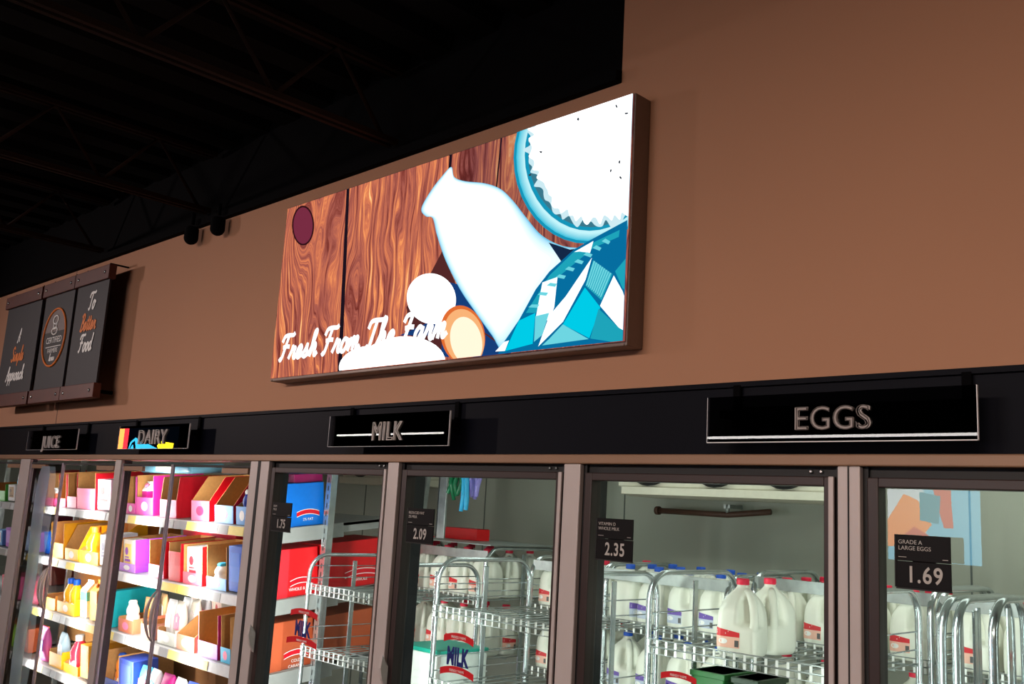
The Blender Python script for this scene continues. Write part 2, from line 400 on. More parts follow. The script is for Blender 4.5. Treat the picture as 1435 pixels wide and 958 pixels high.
# ================================================================ DOORS
def fin(parent, x, z0, z1, side, m=ALU):
    """curved fin handle standing out of the stile"""
    b = MB(); L = z1 - z0
    pts = [(x, YF - 0.0, z0), (x, YF - 0.026, z0 + 0.30 * L), (x, YF - 0.036, z0 + 0.62 * L), (x, YF - 0.030, z1), (x, YF - 0.012, z0 + 0.78 * L), (x, YF, z0 + 0.66 * L)]
    b.prism([(p[0] - 0.005, p[1], p[2]) for p in pts], (0.014, 0, 0))
    o = b.build('handle', m, parent); return o
def framed_door(i, x0, x1, label):
    t = thing('cooler_door', label, 'door', (x0, 0, 0.16), group='hinged framed cooler doors')
    g = 0.014; st = 0.030
    X0, X1 = g, (x1 - x0) - g; Z0, Z1 = 0.02, HEAD0 - 0.16 - 0.028
    b = MB()
    b.box(X0, X0 + st, -0.05, 0.0, Z0, Z1, 0.003); b.box(X1 - st, X1, -0.05, 0.0, Z0, Z1, 0.003)
    b.box(X0 + st, X1 - st, -0.05, 0.0, Z1 - 0.026, Z1, 0.003); b.box(X0 + st, X1 - st, -0.05, 0.0, Z0, Z0 + 0.07, 0.003)
    b.build('frame', STILE, t)
    b = MB(); b.box(X1 - 0.013, X1 + 0.002, -0.058, -0.049, Z0, Z1, 0.002); b.build('edge_strip', ALU, t)
    b = MB(); b.box(0.001, X0, -0.04, 0.0, 0, HEAD0 - 0.16); b.box(X1 + 0.002, X1 + g, -0.04, 0, 0, HEAD0 - 0.16); b.box(X0, X1, -0.03, 0, Z1, HEAD0 - 0.16)
    b.build('gasket', GASK, t)
    b = MB(); b.poly([(X0 + st, -0.02, Z0 + 0.07), (X1 - st, -0.02, Z0 + 0.07), (X1 - st, -0.02, Z1 - 0.026), (X0 + st, -0.02, Z1 - 0.026)])
    b.build('glass_pane', GLASS, t)
    for k in (0.075, 0.045):
        b = MB(); b.lathe([(0.0058, 0), (0.0058, 0.004), (0.003, 0.006)], n=10); o = b.build('hinge_screw', GALV, t, loc=(X1 - k, -0.031, Z1 + 0.014)); o.rotation_euler = (R(90), 0, 0)
    h = fin(t, 0.022, 1.00 - 0.16 + 0.04, 1.14 - 0.16 + 0.03, 1)
    return t
dl = ['glass cooler door that carries the 1.75 price sign', 'glass cooler door that carries the 2.09 price sign',
      'glass cooler door that carries the 2.35 price sign', 'glass cooler door that carries the 1.69 price sign']
DOORS = [framed_door(k, ups[3 + k][1], ups[4 + k][0], dl[k]) for k in range(4)]
def leaf_door(x0, x1, hside, label):
    t = thing('glass_door_leaf', label, 'door', (x0, 0, 0.16), group='slim glass double door leaves')
    Wd = x1 - x0; Z0, Z1 = 0.02, HEAD0 - 0.16 - 0.022
    b = MB(); b.box(0.004, 0.013, -0.05, -0.036, Z0, Z1, 0.002); b.box(Wd - 0.013, Wd - 0.004, -0.05, -0.036, Z0, Z1, 0.002)
    b.m(1).box(0.013, Wd - 0.013, -0.05, -0.036, Z1 - 0.012, Z1, 0.002); b.box(0.013, Wd - 0.013, -0.05, -0.036, Z0, Z0 + 0.03, 0.002)
    b.build('frame', [mat('mauve_grey_edge', rgb(160, 150, 160), 0.4, 0.1), GASK], t)
    b = MB(); b.poly([(0.013, -0.043, Z0 + 0.03), (Wd - 0.013, -0.043, Z0 + 0.03), (Wd - 0.013, -0.043, Z1 - 0.012), (0.013, -0.043, Z1 - 0.012)]); b.build('glass_pane', GLASSL, t)
    b = MB(); cx = 0.16 if hside > 0 else Wd - 0.16
    b.box(cx - 0.13, cx + 0.13, -0.054, -0.036, Z1 - 0.042, Z1 - 0.014, 0.003); b.build('closer_cover', ALUD, t)
    hx = (Wd - 0.010) if hside > 0 else 0.010
    sg = -1 if hside > 0 else 1
    b = MB(); pts = []
    for k in range(13):
        a = k / 12; z = 0.79 + 0.26 * a; o_ = math.sin(math.pi * a) ** 0.7
        pts.append((hx + sg * 0.022 * o_, -0.05 - 0.034 * o_, z))
    b.tube(pts, [0.004 + 0.007 * math.sin(math.pi * k / 12) for k in range(13)], 8); b.build('handle', ALU, t)
    return t
m1 = W(98, 655).x; m2 = W(253, 655).x
leaf_door(ups[0][1], (ups[0][1] + ups[1][0]) / 2 - 0.0, 1, 'glass door leaf far out to the left, left of the pair at the picture edge')
leaf_door((ups[0][1] + ups[1][0]) / 2, ups[1][0], -1, 'glass door leaf at the left picture edge, in front of the green tray')
LD = leaf_door(ups[1][1], m1, 1, 'left leaf of the double glass door below the JUICE sign, with the film strip')
leaf_door(m1, ups[2][0], -1, 'right leaf of the double glass door below the JUICE sign')
leaf_door(ups[2][1], m2, 1, 'left leaf of the double glass door below the DAIRY sign')
leaf_door(m2, ups[3][0], -1, 'right leaf of the double glass door below the DAIRY sign')
# translucent film strip standing in for a reflection on the left leaf
xa, xb = W(56, 660, -0.062).x, W(71, 660, -0.062).x
b = MB(); pts = []
rings = []
for k in range(25):
    z = 0.25 + 1.62 * k / 24; o_ = 0.012 * math.sin(z * 7); wv = 0.5 if k < 24 else 0.35
    rings.append([(xa + (0.5 - wv) * (xb - xa), -0.066 + o_ * .5, z), (xa + (0.5 + wv) * (xb - xa), -0.064 + o_ * .5, z)])
for A, B in zip(rings, rings[1:]):
    b.poly([A[0], A[1], B[1], B[0]])
tag(b.build('reflection_strip', STRIPM), 'translucent blue-grey strip standing in for a reflection on the left glass leaf below JUICE', 'strip')

# ================================================================ LIT SCREEN
YS = -0.09
tl, tr, br, bl = W(402, 293, YS), W(888, 132, YS), W(876, 478, YS), W(380, 530, YS)
sx0, sx1 = (tl.x + bl.x) / 2, (tr.x + br.x) / 2; sz0, sz1 = (bl.z + br.z) / 2, (tl.z + tr.z) / 2
SW, SH = sx1 - sx0, sz1 - sz0
scr = thing('display_screen', 'large glowing wall screen with a milk jug picture lettered Fresh From The Farm', 'screen', (sx0, 0, sz0))
FRM = mat('screen_casing', rgb(120, 100, 90), 0.5, 0.1, var=0.04)
b = MB(); b.box(-0.006, SW + 0.006, YS + 0.004, -0.001, -0.014, SH + 0.006, 0.003); b.build('casing', FRM, scr)
for fx in (0.004, SW - 0.012): MB().box(fx, fx + 0.008, YS + 0.001, YS + 0.005, -0.013, -0.006).build('corner_screw', FRM, scr)
def SUV(px, py):
    p = W(px, py, YS); return (p.x - sx0, p.z - sz0)
def clip(poly):
    def cut(ps, inside, inter):
        out = []
        for i in range(len(ps)):
            a, c = ps[i - 1], ps[i]
            if inside(c):
                if not inside(a): out.append(inter(a, c))
                out.append(c)
            elif inside(a): out.append(inter(a, c))
        return out
    def at(ax_, v):
        def f(a, c):
            t = (v - a[ax_]) / (c[ax_] - a[ax_]); return (a[0] + t * (c[0] - a[0]), a[1] + t * (c[1] - a[1]))
        return f
    for ax_, v, s_ in ((0, 0, 1), (0, SW, -1), (1, 0, 1), (1, SH, -1)):
        if not poly: return []
        poly = cut(poly, lambda p: (p[ax_] - v) * s_ >= 0, at(ax_, v))
    return poly
SM = []
def wood():
    m = bpy.data.materials.new('lit_wood_picture'); m.use_nodes = True; nt = m.node_tree; N = nt.nodes; L = nt.links
    N.remove(N['Principled BSDF'])
    tc = N.new('ShaderNodeTexCoord'); sep = N.new('ShaderNodeSeparateXYZ'); L.new(tc.outputs['Object'], sep.inputs[0])
    kx, kz = SUV(425, 318)
    # knot distance, so the grain bends round it
    cx = N.new('ShaderNodeVectorMath'); cx.operation = 'SUBTRACT'; cx.inputs[1].default_value = (kx, 0, kz); L.new(tc.outputs['Object'], cx.inputs[0])
    sc = N.new('ShaderNodeVectorMath'); sc.operation = 'MULTIPLY'; sc.inputs[1].default_value = (1.6, 0, 0.75); L.new(cx.outputs[0], sc.inputs[0])
    ln = N.new('ShaderNodeVectorMath'); ln.operation = 'LENGTH'; L.new(sc.outputs[0], ln.inputs[0])
    ex = N.new('ShaderNodeMath'); ex.operation = 'MULTIPLY'; ex.inputs[1].default_value = -5.0; L.new(ln.outputs['Value'], ex.inputs[0])
    ee = N.new('ShaderNodeMath'); ee.operation = 'EXPONENT'; L.new(ex.outputs[0], ee.inputs[0])
    am = N.new('ShaderNodeMath'); am.operation = 'MULTIPLY'; am.inputs[1].default_value = 0.42; L.new(ee.outputs[0], am.inputs[0])
    nz0 = N.new('ShaderNodeTexNoise'); nz0.inputs['Scale'].default_value = 1.0; nz0.inputs['Detail'].default_value = 2
    st0 = N.new('ShaderNodeVectorMath'); st0.operation = 'MULTIPLY'; st0.inputs[1].default_value = (5.5, 0, 1.5); L.new(tc.outputs['Object'], st0.inputs[0]); L.new(st0.outputs[0], nz0.inputs['Vector'])
    n0 = N.new('ShaderNodeMath'); n0.operation = 'MULTIPLY'; n0.inputs[1].default_value = 0.26; L.new(nz0.outputs['Fac'], n0.inputs[0])
    a1 = N.new('ShaderNodeMath'); a1.operation = 'ADD'; L.new(sep.outputs['X'], a1.inputs[0]); L.new(am.outputs[0], a1.inputs[1])
    a2 = N.new('ShaderNodeMath'); a2.operation = 'ADD'; L.new(a1.outputs[0], a2.inputs[0]); L.new(n0.outputs[0], a2.inputs[1])
    cmb = N.new('ShaderNodeCombineXYZ'); L.new(a2.outputs[0], cmb.inputs[0])
    zz = N.new('ShaderNodeMath'); zz.operation = 'MULTIPLY'; zz.inputs[1].default_value = 0.035; L.new(sep.outputs['Z'], zz.inputs[0]); L.new(zz.outputs[0], cmb.inputs[2])
    g = N.new('ShaderNodeTexNoise'); g.inputs['Scale'].default_value = 52; g.inputs['Detail'].default_value = 7; g.inputs['Roughness'].default_value = 0.7; L.new(cmb.outputs[0], g.inputs['Vector'])
    rp = N.new('ShaderNodeValToRGB'); L.new(g.outputs['Fac'], rp.inputs['Fac'])
    e = rp.color_ramp.elements
    e[0].position = 0.30; e[0].color = (*rgb(64, 22, 20), 1)
    e[1].position = 0.67; e[1].color = (*rgb(255, 206, 140), 1)
    for p_, c_ in ((0.39, rgb(118, 50, 42)), (0.47, rgb(160, 86, 74)), (0.55, rgb(204, 114, 80)), (0.61, rgb(240, 150, 90))):
        q = e.new(p_); q.color = (*c_, 1)
    # plank tone: right-hand planks duller and redder
    r2 = N.new('ShaderNodeMapRange'); r2.inputs[1].default_value = SUV(620, 300)[0]; r2.inputs[2].default_value = SUV(660, 280)[0]; L.new(sep.outputs['X'], r2.inputs[0])
    mx = N.new('ShaderNodeMix'); mx.data_type = 'RGBA'; mx.blend_type = 'MULTIPLY'; L.new(r2.outputs[0], mx.inputs[0]); L.new(rp.outputs['Color'], mx.inputs[6]); mx.inputs[7].default_value = (0.60, 0.62, 0.80, 1)
    em = N.new('ShaderNodeEmission'); em.inputs[1].default_value = 1.15; L.new(mx.outputs[2], em.inputs[0]); L.new(em.outputs[0], N['Material Output'].inputs[0])
    return m
def rounded(pts, n=5):
    P_ = [Vector(p) for p in pts]; m_ = len(P_); out = []
    for i in range(m_):
        a, b_, c, d = P_[i - 1], P_[i], P_[(i + 1) % m_], P_[(i + 2) % m_]
        for k in range(n):
            t = k / n; out.append(0.5 * ((2 * b_) + (c - a) * t + (2 * a - 5 * b_ + 4 * c - d) * t * t + (3 * b_ - a - 3 * c + d) * t ** 3))
    return out
PIC = [wood()]
def pm(name, col, st=1.0):
    PIC.append(emis('lit_' + name, col, st)); return len(PIC) - 1
pb = MB(); depth = [0]
def layer(pts_uv, mi):
    depth[0] += 1
    p = clip(list(pts_uv))
    if len(p) < 3: return
    pb.mi = mi; y = YS - 0.0006 * min(depth[0], 60) * 0.35
    pb.poly([(u, y, v) for u, v in p])
def pl(pts, mi): layer([SUV(*p) for p in pts], mi)
def ell(cx, cy, rx, ry, mi, rot=0, n=40, jit=0, seed=1):
    rr = random.Random(seed); pts = []
    for k in range(n):
        a = 2 * math.pi * k / n; f = 1 + (rr.random() - .5) * jit
        x, y = rx * f * math.cos(a), ry * f * math.sin(a)
        c, s_ = math.cos(R(rot)), math.sin(R(rot)); pts.append((cx + x * c - y * s_, cy + x * s_ + y * c))
    pl(rounded(pts, 4) if jit else pts, mi)
PIC_W = pm('white', (1, 1, 1), 1.7)
layer([(0, 0), (SW, 0), (SW, SH), (0, SH)], 0)
GAP = pm('plank_gap', rgb(28, 18, 30)); KN = pm('knot', rgb(120, 44, 66)); KN0 = pm('knot_rim', rgb(48, 16, 22)); NAVY = pm('navy_shade', rgb(22, 62, 122)); NAVD = pm('deep_shade', rgb(20, 40, 70))
pl([(486, 262), (490, 261), (479, 522), (473, 523)], GAP)
pl([(630, 216), (634, 215), (625, 330), (622, 330)], GAP)
pl([(702, 193), (704, 192), (697, 262), (695, 262)], GAP)
ell(425, 316, 15.5, 28, KN0); ell(425, 316, 13.5, 25.5, KN)
pl([(620, 352), (600, 390), (570, 430), (575, 470), (640, 500), (705, 493), (690, 470), (640, 400)], pm('brown_shade', rgb(84, 40, 40)))
pl([(628, 395), (636, 430), (600, 452), (560, 470), (600, 470), (640, 440), (720, 492), (690, 440), (650, 400)], NAVY)
pl([(625, 430), (725, 500), (618, 500)], NAVY)
# jug: nested outlines from pale blue edge to white
def resample(pts, n):
    P_ = [Vector(p) for p in pts]; L = [0]
    for k in range(len(P_)): L.append(L[-1] + (P_[(k + 1) % len(P_)] - P_[k]).length)
    out = []
    for k in range(n):
        d = L[-1] * k / n; q = max(i for i in range(len(P_)) if L[i] <= d); f = (d - L[q]) / (L[q + 1] - L[q] + 1e-9)
        out.append(P_[q].lerp(P_[(q + 1) % len(P_)], f))
    return out
jug = [(633, 234), (637, 248), (652, 254), (680, 257), (702, 265), (720, 282), (738, 305), (760, 330), (790, 345), (830, 352), (800, 385), (765, 425), (730, 465), (706, 491), (690, 470), (665, 435), (645, 405), (625, 365), (613, 330), (607, 306), (597, 303), (591, 292), (604, 268), (620, 247)]
jin = [(632, 240), (637, 254), (652, 260), (680, 265), (700, 274), (712, 290), (722, 312), (730, 335), (735, 352), (738, 372), (730, 395), (718, 420), (708, 440), (698, 452), (688, 445), (672, 425), (654, 396), (636, 360), (624, 328), (616, 306), (606, 299), (600, 292), (610, 272), (622, 254)]
o1, i1 = resample(rounded(jug), 90), None
# pair the two outlines corner by corner so the tones nest
o1, i1 = rounded(jug), rounded(jin)
NL = 14
for k in range(NL):
    f = k / (NL - 1); g_ = f ** 0.6
    col = tuple(a_ + (c_ - a_) * g_ for a_, c_ in zip(rgb(120, 205, 238), rgb(250, 254, 255)))
    mi_ = pm('jug_tone_%d' % k, col, 1.0 + 0.4 * g_)
    pl([tuple(a_.lerp(c_, f)) for a_, c_ in zip(o1, i1)], mi_)
# bowl and its curd
BR = pm('bowl_rim', rgb(150, 226, 240), 1.0); BT = pm('bowl_teal', rgb(20, 150, 186), 1.0); BT2 = pm('bowl_inner', rgb(60, 120, 140), 1.0)
pl([(770, 340), (800, 350), (840, 345), (800, 385)], NAVD)
ell(824, 222, 103, 120, BT)
for k in range(6): ell(825 + k * .5, 221, 100 - k * 1.6, 117 - k * 1.9, pm('bowl_tone_%d' % k, tuple(a_ + (c_ - a_) * k / 5 for a_, c_ in zip(rgb(80, 200, 226), rgb(196, 246, 252))), 1.0))
ell(828, 218, 91, 106, BT); ell(830, 217, 88, 102, BT2)
ell(838, 204, 97, 112, pm('curd_edge', rgb(206, 236, 244), 1.0), n=110, jit=0.13, seed=4)
ell(840, 201, 95, 109, PIC_W, n=110, jit=0.12, seed=5)
rr = random.Random(3)
CR = pm('curd_crumb', rgb(60, 70, 80), 0.8)
for cx, cy in ((800, 152), (812, 168), (866, 150), (870, 228), (858, 240), (760, 214), (880, 160), (745, 246), (872, 250)):
    ell(cx, cy, 2.2, 1.4, CR, rot=rr.random() * 180, n=7, jit=.6, seed=cx)
# eggs
ell(607, 419, 34, 36, PIC_W, rot=-30)
ell(651, 470, 31, 42, pm('egg_rim', rgb(226, 110, 50), 1.0), rot=-12); ell(653, 473, 28, 40, pm('egg_mid', rgb(250, 180, 120), 1.0), rot=-12); ell(656, 478, 22, 34, pm('egg_core', rgb(255, 232, 204), 1.2), rot=-12)
# checked cloth
def K(pts): return [(680 + x / 2.591, 130 + y / 2.589) for x, y in pts]
TEAL = pm('cloth_teal', rgb(30, 164, 186)); CYAN = pm('cloth_cyan', rgb(0, 204, 232)); HAT = pm('cloth_hatch', rgb(110, 214, 226)); CBL = pm('cloth_blue', rgb(6, 110, 160)); CWH = pm('cloth_white', rgb(240, 252, 255), 1.3)
pl(K([(45, 965), (75, 905), (130, 825), (190, 715), (240, 650), (330, 570), (400, 530), (530, 460), (540, 965)]), CBL)
pl(K([(155, 800), (240, 665), (330, 578), (400, 545), (495, 500), (492, 525), (400, 565), (270, 672), (190, 800)]), TEAL)
pl(K([(330, 580), (400, 540), (388, 583), (350, 578)]), CWH)
pl(K([(215, 690), (270, 670), (258, 780), (240, 830), (192, 812)]), CWH)
pl(K([(395, 600), (372, 680), (290, 832), (200, 922), (240, 810), (300, 740)]), CWH)
pl(K([(130, 828), (190, 800), (180, 912), (80, 938)]), CYAN)
pl(K([(190, 812), (240, 800), (215, 880), (185, 905)]), HAT)
pl(K([(400, 610), (470, 660), (430, 755), (372, 702)]), TEAL)
pl(K([(370, 708), (426, 780), (386, 892), (290, 842)]), CYAN)
pl(K([(475, 665), (507, 722), (520, 760), (516, 862), (500, 862), (425, 775)]), CWH)
pl(K([(290, 842), (384, 895), (215, 918), (240, 895)]), HAT)
pl(K([(420, 785), (495, 855), (530, 875), (530, 915), (390, 893)]), TEAL)
pl(K([(480, 650), (530, 590), (530, 720), (507, 712)]), TEAL)
pl(K([(45, 940), (78, 905), (95, 900), (80, 938)]), CWH)
for k in range(9):       # woven hatching
    a = k / 9
    pl(K([(402 + 66 * a, 612 + 48 * a), (408 + 66 * a, 614 + 48 * a), (380 + 56 * a, 700 + 48 * a), (374 + 56 * a, 702 + 48 * a)]), HAT)
    pl(K([(165 + 300 * a, 780 - 262 * a ** .8), (178 + 300 * a, 770 - 262 * a ** .8), (205 + 290 * a, 770 - 250 * a ** .8), (198 + 290 * a, 782 - 252 * a ** .8)]), HAT)
# big eggs at the bottom edge, then lettering
strokes, tw = script_strokes('Fresh From The Farm')
TX = pm('lettering_white', (1, 1, 1), 1.25)
u0, v0 = SUV(394, 505); u1, v1 = SUV(628, 472)
sc_ = (u1 - u0) / tw; hh = SUV(400, 472)[1] - SUV(400, 505)[1]
pb.mi = TX
for s_ in strokes:
    ribbon(pb, [(u0 + p[0] * sc_, v0 + (v1 - v0) * p[0] / tw + p[1] * hh) for p in s_], hh * 0.088, lambda u, v: (u, YS - 0.015, v))
ell(566, 512, 62, 40, PIC_W, rot=-5); ell(520, 512, 42, 27, PIC_W, rot=-8)
pb.build('picture', PIC, scr, recalc=False)

# ================================================================ FASCIA SIGNS
def fascia_sign(pxs, txt, label, tsx, thc, tpx, outline):
    (ax_, az_), (bx_, bz_) = pxs
    y = -0.14
    a, c = W(*pxs[0], y), W(*pxs[1], y)
    x0, x1, z0, z1 = a.x, c.x, 1.976, 2.108
    t = thing('category_sign', label, 'sign', (x0, y, z0), group='clear category signs on the black fascia')
    Wd, Hh = x1 - x0, z1 - z0
    b = MB(); b.box(0, Wd, 0, 0.006, 0, Hh); b.build('panel', ACRY, t)
    b = MB(); b.box(-0.0005, 0.0008, -0.0005, 0.0065, 0, Hh); b.box(Wd - 0.0014, Wd + 0.0005, -0.0005, 0.0065, 0, Hh); b.box(0, Wd, -0.0005, 0.0065, -0.0005, 0.0020 if txt == 'EGGS' else 0.0006)
    b.build('polished_edge', EDGE, t)
    for fx in (0.05, Wd - 0.05):
        b = MB(); b.box(fx - 0.012, fx + 0.012, 0.006, 0.088, Hh * 0.55, Hh * 0.55 + 0.022, 0.002); b.box(fx - 0.012, fx + 0.012, 0.075, 0.0885, Hh * 0.55 - 0.02, Hh + 0.045, 0.002)
        b.build('bracket', BLACKP, t)
    p = W(*tpx, y - 0.004); size = thc
    text('letters', txt, size, (p.x - x0, -0.004, p.z - z0), SILV if outline else mat('grey_letters', rgb(150, 140, 136), 0.4), t, sx=tsx, extrude=0.002, outline=outline, bevel=0.0017 if outline else 0.0, spacing=1.08)
    return t
fascia_sign(((40, 606), (106, 633)), 'JUICE', 'clear sign lettered JUICE standing off the black fascia', 1.05, 0.112, (71, 620), True)
fascia_sign(((168, 600), (262, 630)), 'DAIRY', 'clear sign lettered DAIRY standing off the black fascia', 1.05, 0.112, (213, 613), True)
fascia_sign(((463, 582), (628, 622)), 'MILK', 'clear sign lettered MILK standing off the black fascia', 0.82, 0.105, (542, 605), True)
es = fascia_sign(((992, 545), (1371, 613)), 'EGGS', 'clear sign lettered EGGS standing off the black fascia', 0.98, 0.088, (1165, 587), False)
p = W(1165, 587, -0.144)
text('letter_inline', 'EGGS', 0.088, (p.x - es.location.x, -0.0065, p.z - es.location.z), mat('letter_line', rgb(78, 70, 68), 0.4), es, sx=0.98, extrude=0.0, outline=True, bevel=0.0016)

# ================================================================ BANNERS
BRD = mat('stained_batten', rgb(84, 34, 24), 0.5, var=0.15, scale=12)
PAN = mat('charcoal_board', rgb(30, 30, 37), 0.6, var=0.06)
ORG = mat('orange_print', rgb(226, 120, 40), 0.6)
def banner(px0, px1, label):
    y = -0.14
    x0, x1 = W(*px0, y).x, W(*px1, y).x; z0, z1 = 2.30, 3.165
    t = thing('hanging_banner', label, 'banner', ((x0 + x1) / 2, y, z0), group='three charcoal banners on the wall')
    hw = (x1 - x0) / 2 - 0.008; H = z1 - z0
    b = MB(); b.box(-hw + 0.02, hw - 0.02, 0.0, 0.012, 0.06, H - 0.06); b.build('board', PAN, t)
    for zz in (0.0, H - 0.095):
        b = MB(); b.box(-hw, hw, -0.02, 0.03, zz, zz + 0.095, 0.004); o = b.build('batten', BRD, t)
        for fx in (-hw + 0.06, hw - 0.06):
            b = MB(); b.lathe([(0.011, 0), (0.011, 0.004), (0.006, 0.007)], n=12); q = b.build('bolt', GALV, o, loc=(fx, -0.02, zz + 0.048)); q.rotation_euler = (R(90), 0, 0)
    for fx in (-hw + 0.09, hw - 0.09):
        b = MB(); b.tube([(fx, 0.14, H + 0.02), (fx, 0.02, H + 0.02), (fx, 0.005, H - 0.01)], 0.006, 6); b.build('hook', BLACKP, t)
        b = MB(); b.tube([(fx, 0.14, 0.05), (fx, 0.03, 0.05)], 0.012, 8); b.build('standoff', BLACKP, t)
    return t, hw
def script(parent, txt, size, x, z, m, name='lettering', hw=0.075):
    st, tw_ = script_strokes(txt); b = MB()
    for n_, s_ in enumerate(st): ribbon(b, [((q[0] - tw_ / 2) * size, q[1] * size) for q in s_], size * hw, lambda u, v: (x + u, -0.002 - 0.0006 * (n_ % 3), z + v))
    return b.build(name, m, parent, recalc=False)
t, hw = banner((-10, 570), (40, 568), 'charcoal banner lettered A Simple Approach, leftmost of the three')
script(t, 'A', 0.10, -0.02, 0.49, WHITEM); script(t, 'Simple', 0.105, 0.0, 0.345, ORG); script(t, 'Approach', 0.105, 0, 0.20, WHITEM)
t, hw = banner((42, 565), (86, 563), 'charcoal banner with the round badge, middle of the three')
BZ = 0.46
b = MB(); b.tube([(0.205 * math.cos(2 * math.pi * k / 48), -0.004, BZ + 0.205 * math.sin(2 * math.pi * k / 48)) for k in range(48)], 0.008, 6, closed=True); o = b.build('badge_ring', ORG, t)
b = MB(); b.poly([(0.198 * math.cos(R(a)), -0.0015, BZ + 0.198 * math.sin(R(a))) for a in range(12, 169, 6)]); b.build('badge_top', mat('taupe_print', rgb(120, 108, 106), 0.6), t)
b = MB(); b.poly([(0.198 * math.cos(R(a)), -0.0015, BZ + 0.198 * math.sin(R(a))) for a in range(168, 373, 6)]); b.build('badge_field', mat('black_print', rgb(12, 12, 14), 0.6), t)
b = MB(); b.tube([(0.045 * math.cos(R(a)), -0.004, BZ + 0.125 + 0.03 * math.sin(R(a))) for a in range(0, 360, 20)], 0.006, 6, closed=True)
b.tube([(-0.03, -0.004, BZ + 0.10), (-0.022, -0.004, BZ + 0.06), (0.022, -0.004, BZ + 0.06), (0.03, -0.004, BZ + 0.10)], 0.006, 6)
b.tube([(0.05 * math.cos(R(a)), -0.004, BZ + 0.045 + 0.025 * math.sin(R(a))) for a in range(0, 360, 20)], 0.006, 6, closed=True); b.build('cup_emblem', WHITEM, t)
text('lettering', 'CERTIFIED', 0.062, (0, -0.003, BZ - 0.02), WHITEM, t, extrude=0.0005)
b = MB(); b.box(-0.14, 0.14, -0.003, -0.0016, BZ - 0.068, BZ - 0.063); b.build('badge_line', WHITEM, t)
text('lettering', 'FARMERS', 0.046, (0, -0.003, BZ - 0.095), WHITEM, t, extrude=0.0005)
script(t, 'Coop' if False else 'home', 0.05, 0, BZ - 0.165, WHITEM)
t, hw = banner((86, 560), (134, 557), 'charcoal banner lettered To Better Food, rightmost of the three')
script(t, 'To', 0.11, 0.02, 0.60, WHITEM); script(t, 'Better', 0.11, 0, 0.46, ORG); script(t, 'Food', 0.11, 0, 0.32, WHITEM)

# two round black lamps hanging from the wall head
for i, (px, py) in enumerate(((268, 331), (305, 318))):
    p = W(px, py, -0.06)
    t = thing('spot_lamp', ['round black lamp under the wall head, the one nearer the banners', 'round black lamp under the wall head, the one nearer the lit screen'][i], 'lamp', (p.x, -0.06, p.z), group='round black lamps at the wall head')
    b = MB(); pr = []
    for k in range(9): pr.append((0.040 * math.sin(math.pi / 2 * k / 8) + 0.001, -0.05 + 0.04 * (1 - math.cos(math.pi / 2 * k / 8))))
    b.lathe(pr + [(0.040, 0.045), (0.03, 0.055), (0.012, 0.06)], n=24); b.build('body', BLACKP, t)
    b = MB(); b.tube([(0, 0, 0.07), (0, 0, 3.30 - p.z + 0.06)], 0.012, 8); b.build('stem', BLACKP, t)

# ================================================================ PRICE SIGNS
def price_sign(q, head, price, label, small):
    (a, bb), (c, d) = q
    y = -0.066
    A, B = W(a, bb, y), W(c, d, y)
    x0, x1, z1, z0 = A.x, B.x, max(A.z, B.z), min(A.z, B.z)
    x1 = x0 + (B.x - A.x)
    t = thing('price_sign', label, 'price sign', (x0, y, z0), group='black price signs on the glass doors')
    Wd, H = x1 - x0, z1 - z0
    b = MB(); b.box(0, Wd, 0, 0.006, H * 0.505, H, 0.001); b.build('header_card', TAGB, t)
    b = MB(); b.box(0, Wd, 0.001, 0.007, 0, H * 0.495, 0.001); b.build('price_card', TAGB, t)
    b = MB(); b.box(-0.004, 0, 0.0, 0.012, 0, H, 0.001); b.box(0, Wd, -0.001, 0.008, -0.004, 0); b.box(Wd * .3, Wd * .7, 0.006, 0.0150, H * .4, H * .6)
    b.build('holder', GASK, t)
    text('digits', price, H * 0.43, (Wd * 0.53, -0.0006, H * 0.24), CHALK, t, extrude=0.0004, sx=small, spacing=1.12, bold=0.018)
    for k, ln in enumerate(head):
        text('lettering', ln, H * 0.11, (Wd * 0.05, -0.0012, H * (0.86 - 0.115 * k)), CHALK, t, align='LEFT', extrude=0.0002)
    MB().box(Wd * .05, Wd * .2, -0.0006, 0.0004, H * .57, H * .58).build('fine_print', CHALK, t); MB().box(Wd * .86, Wd * .96, -0.0006, 0.0004, H * .56, H * .572).build('fine_print', CHALK, t)
price_sign(((383, 703), (405, 745)), ['SKIM', 'MILK'], '1.75', 'black price sign reading 1.75 on the door before the blue carton', 0.70)
price_sign(((572, 711), (605, 762)), ['REDUCED FAT', '2% MILK'], '2.09', 'black price sign reading 2.09 on the glass door', 0.72)
price_sign(((837, 725), (885, 787)), ['VITAMIN D', 'WHOLE MILK'], '2.35', 'black price sign reading 2.35 on the glass door', 0.76)
price_sign(((1255, 748), (1333, 829)), ['GRADE A', 'LARGE EGGS'], '1.69', 'black price sign reading 1.69 on the rightmost glass door', 0.85)

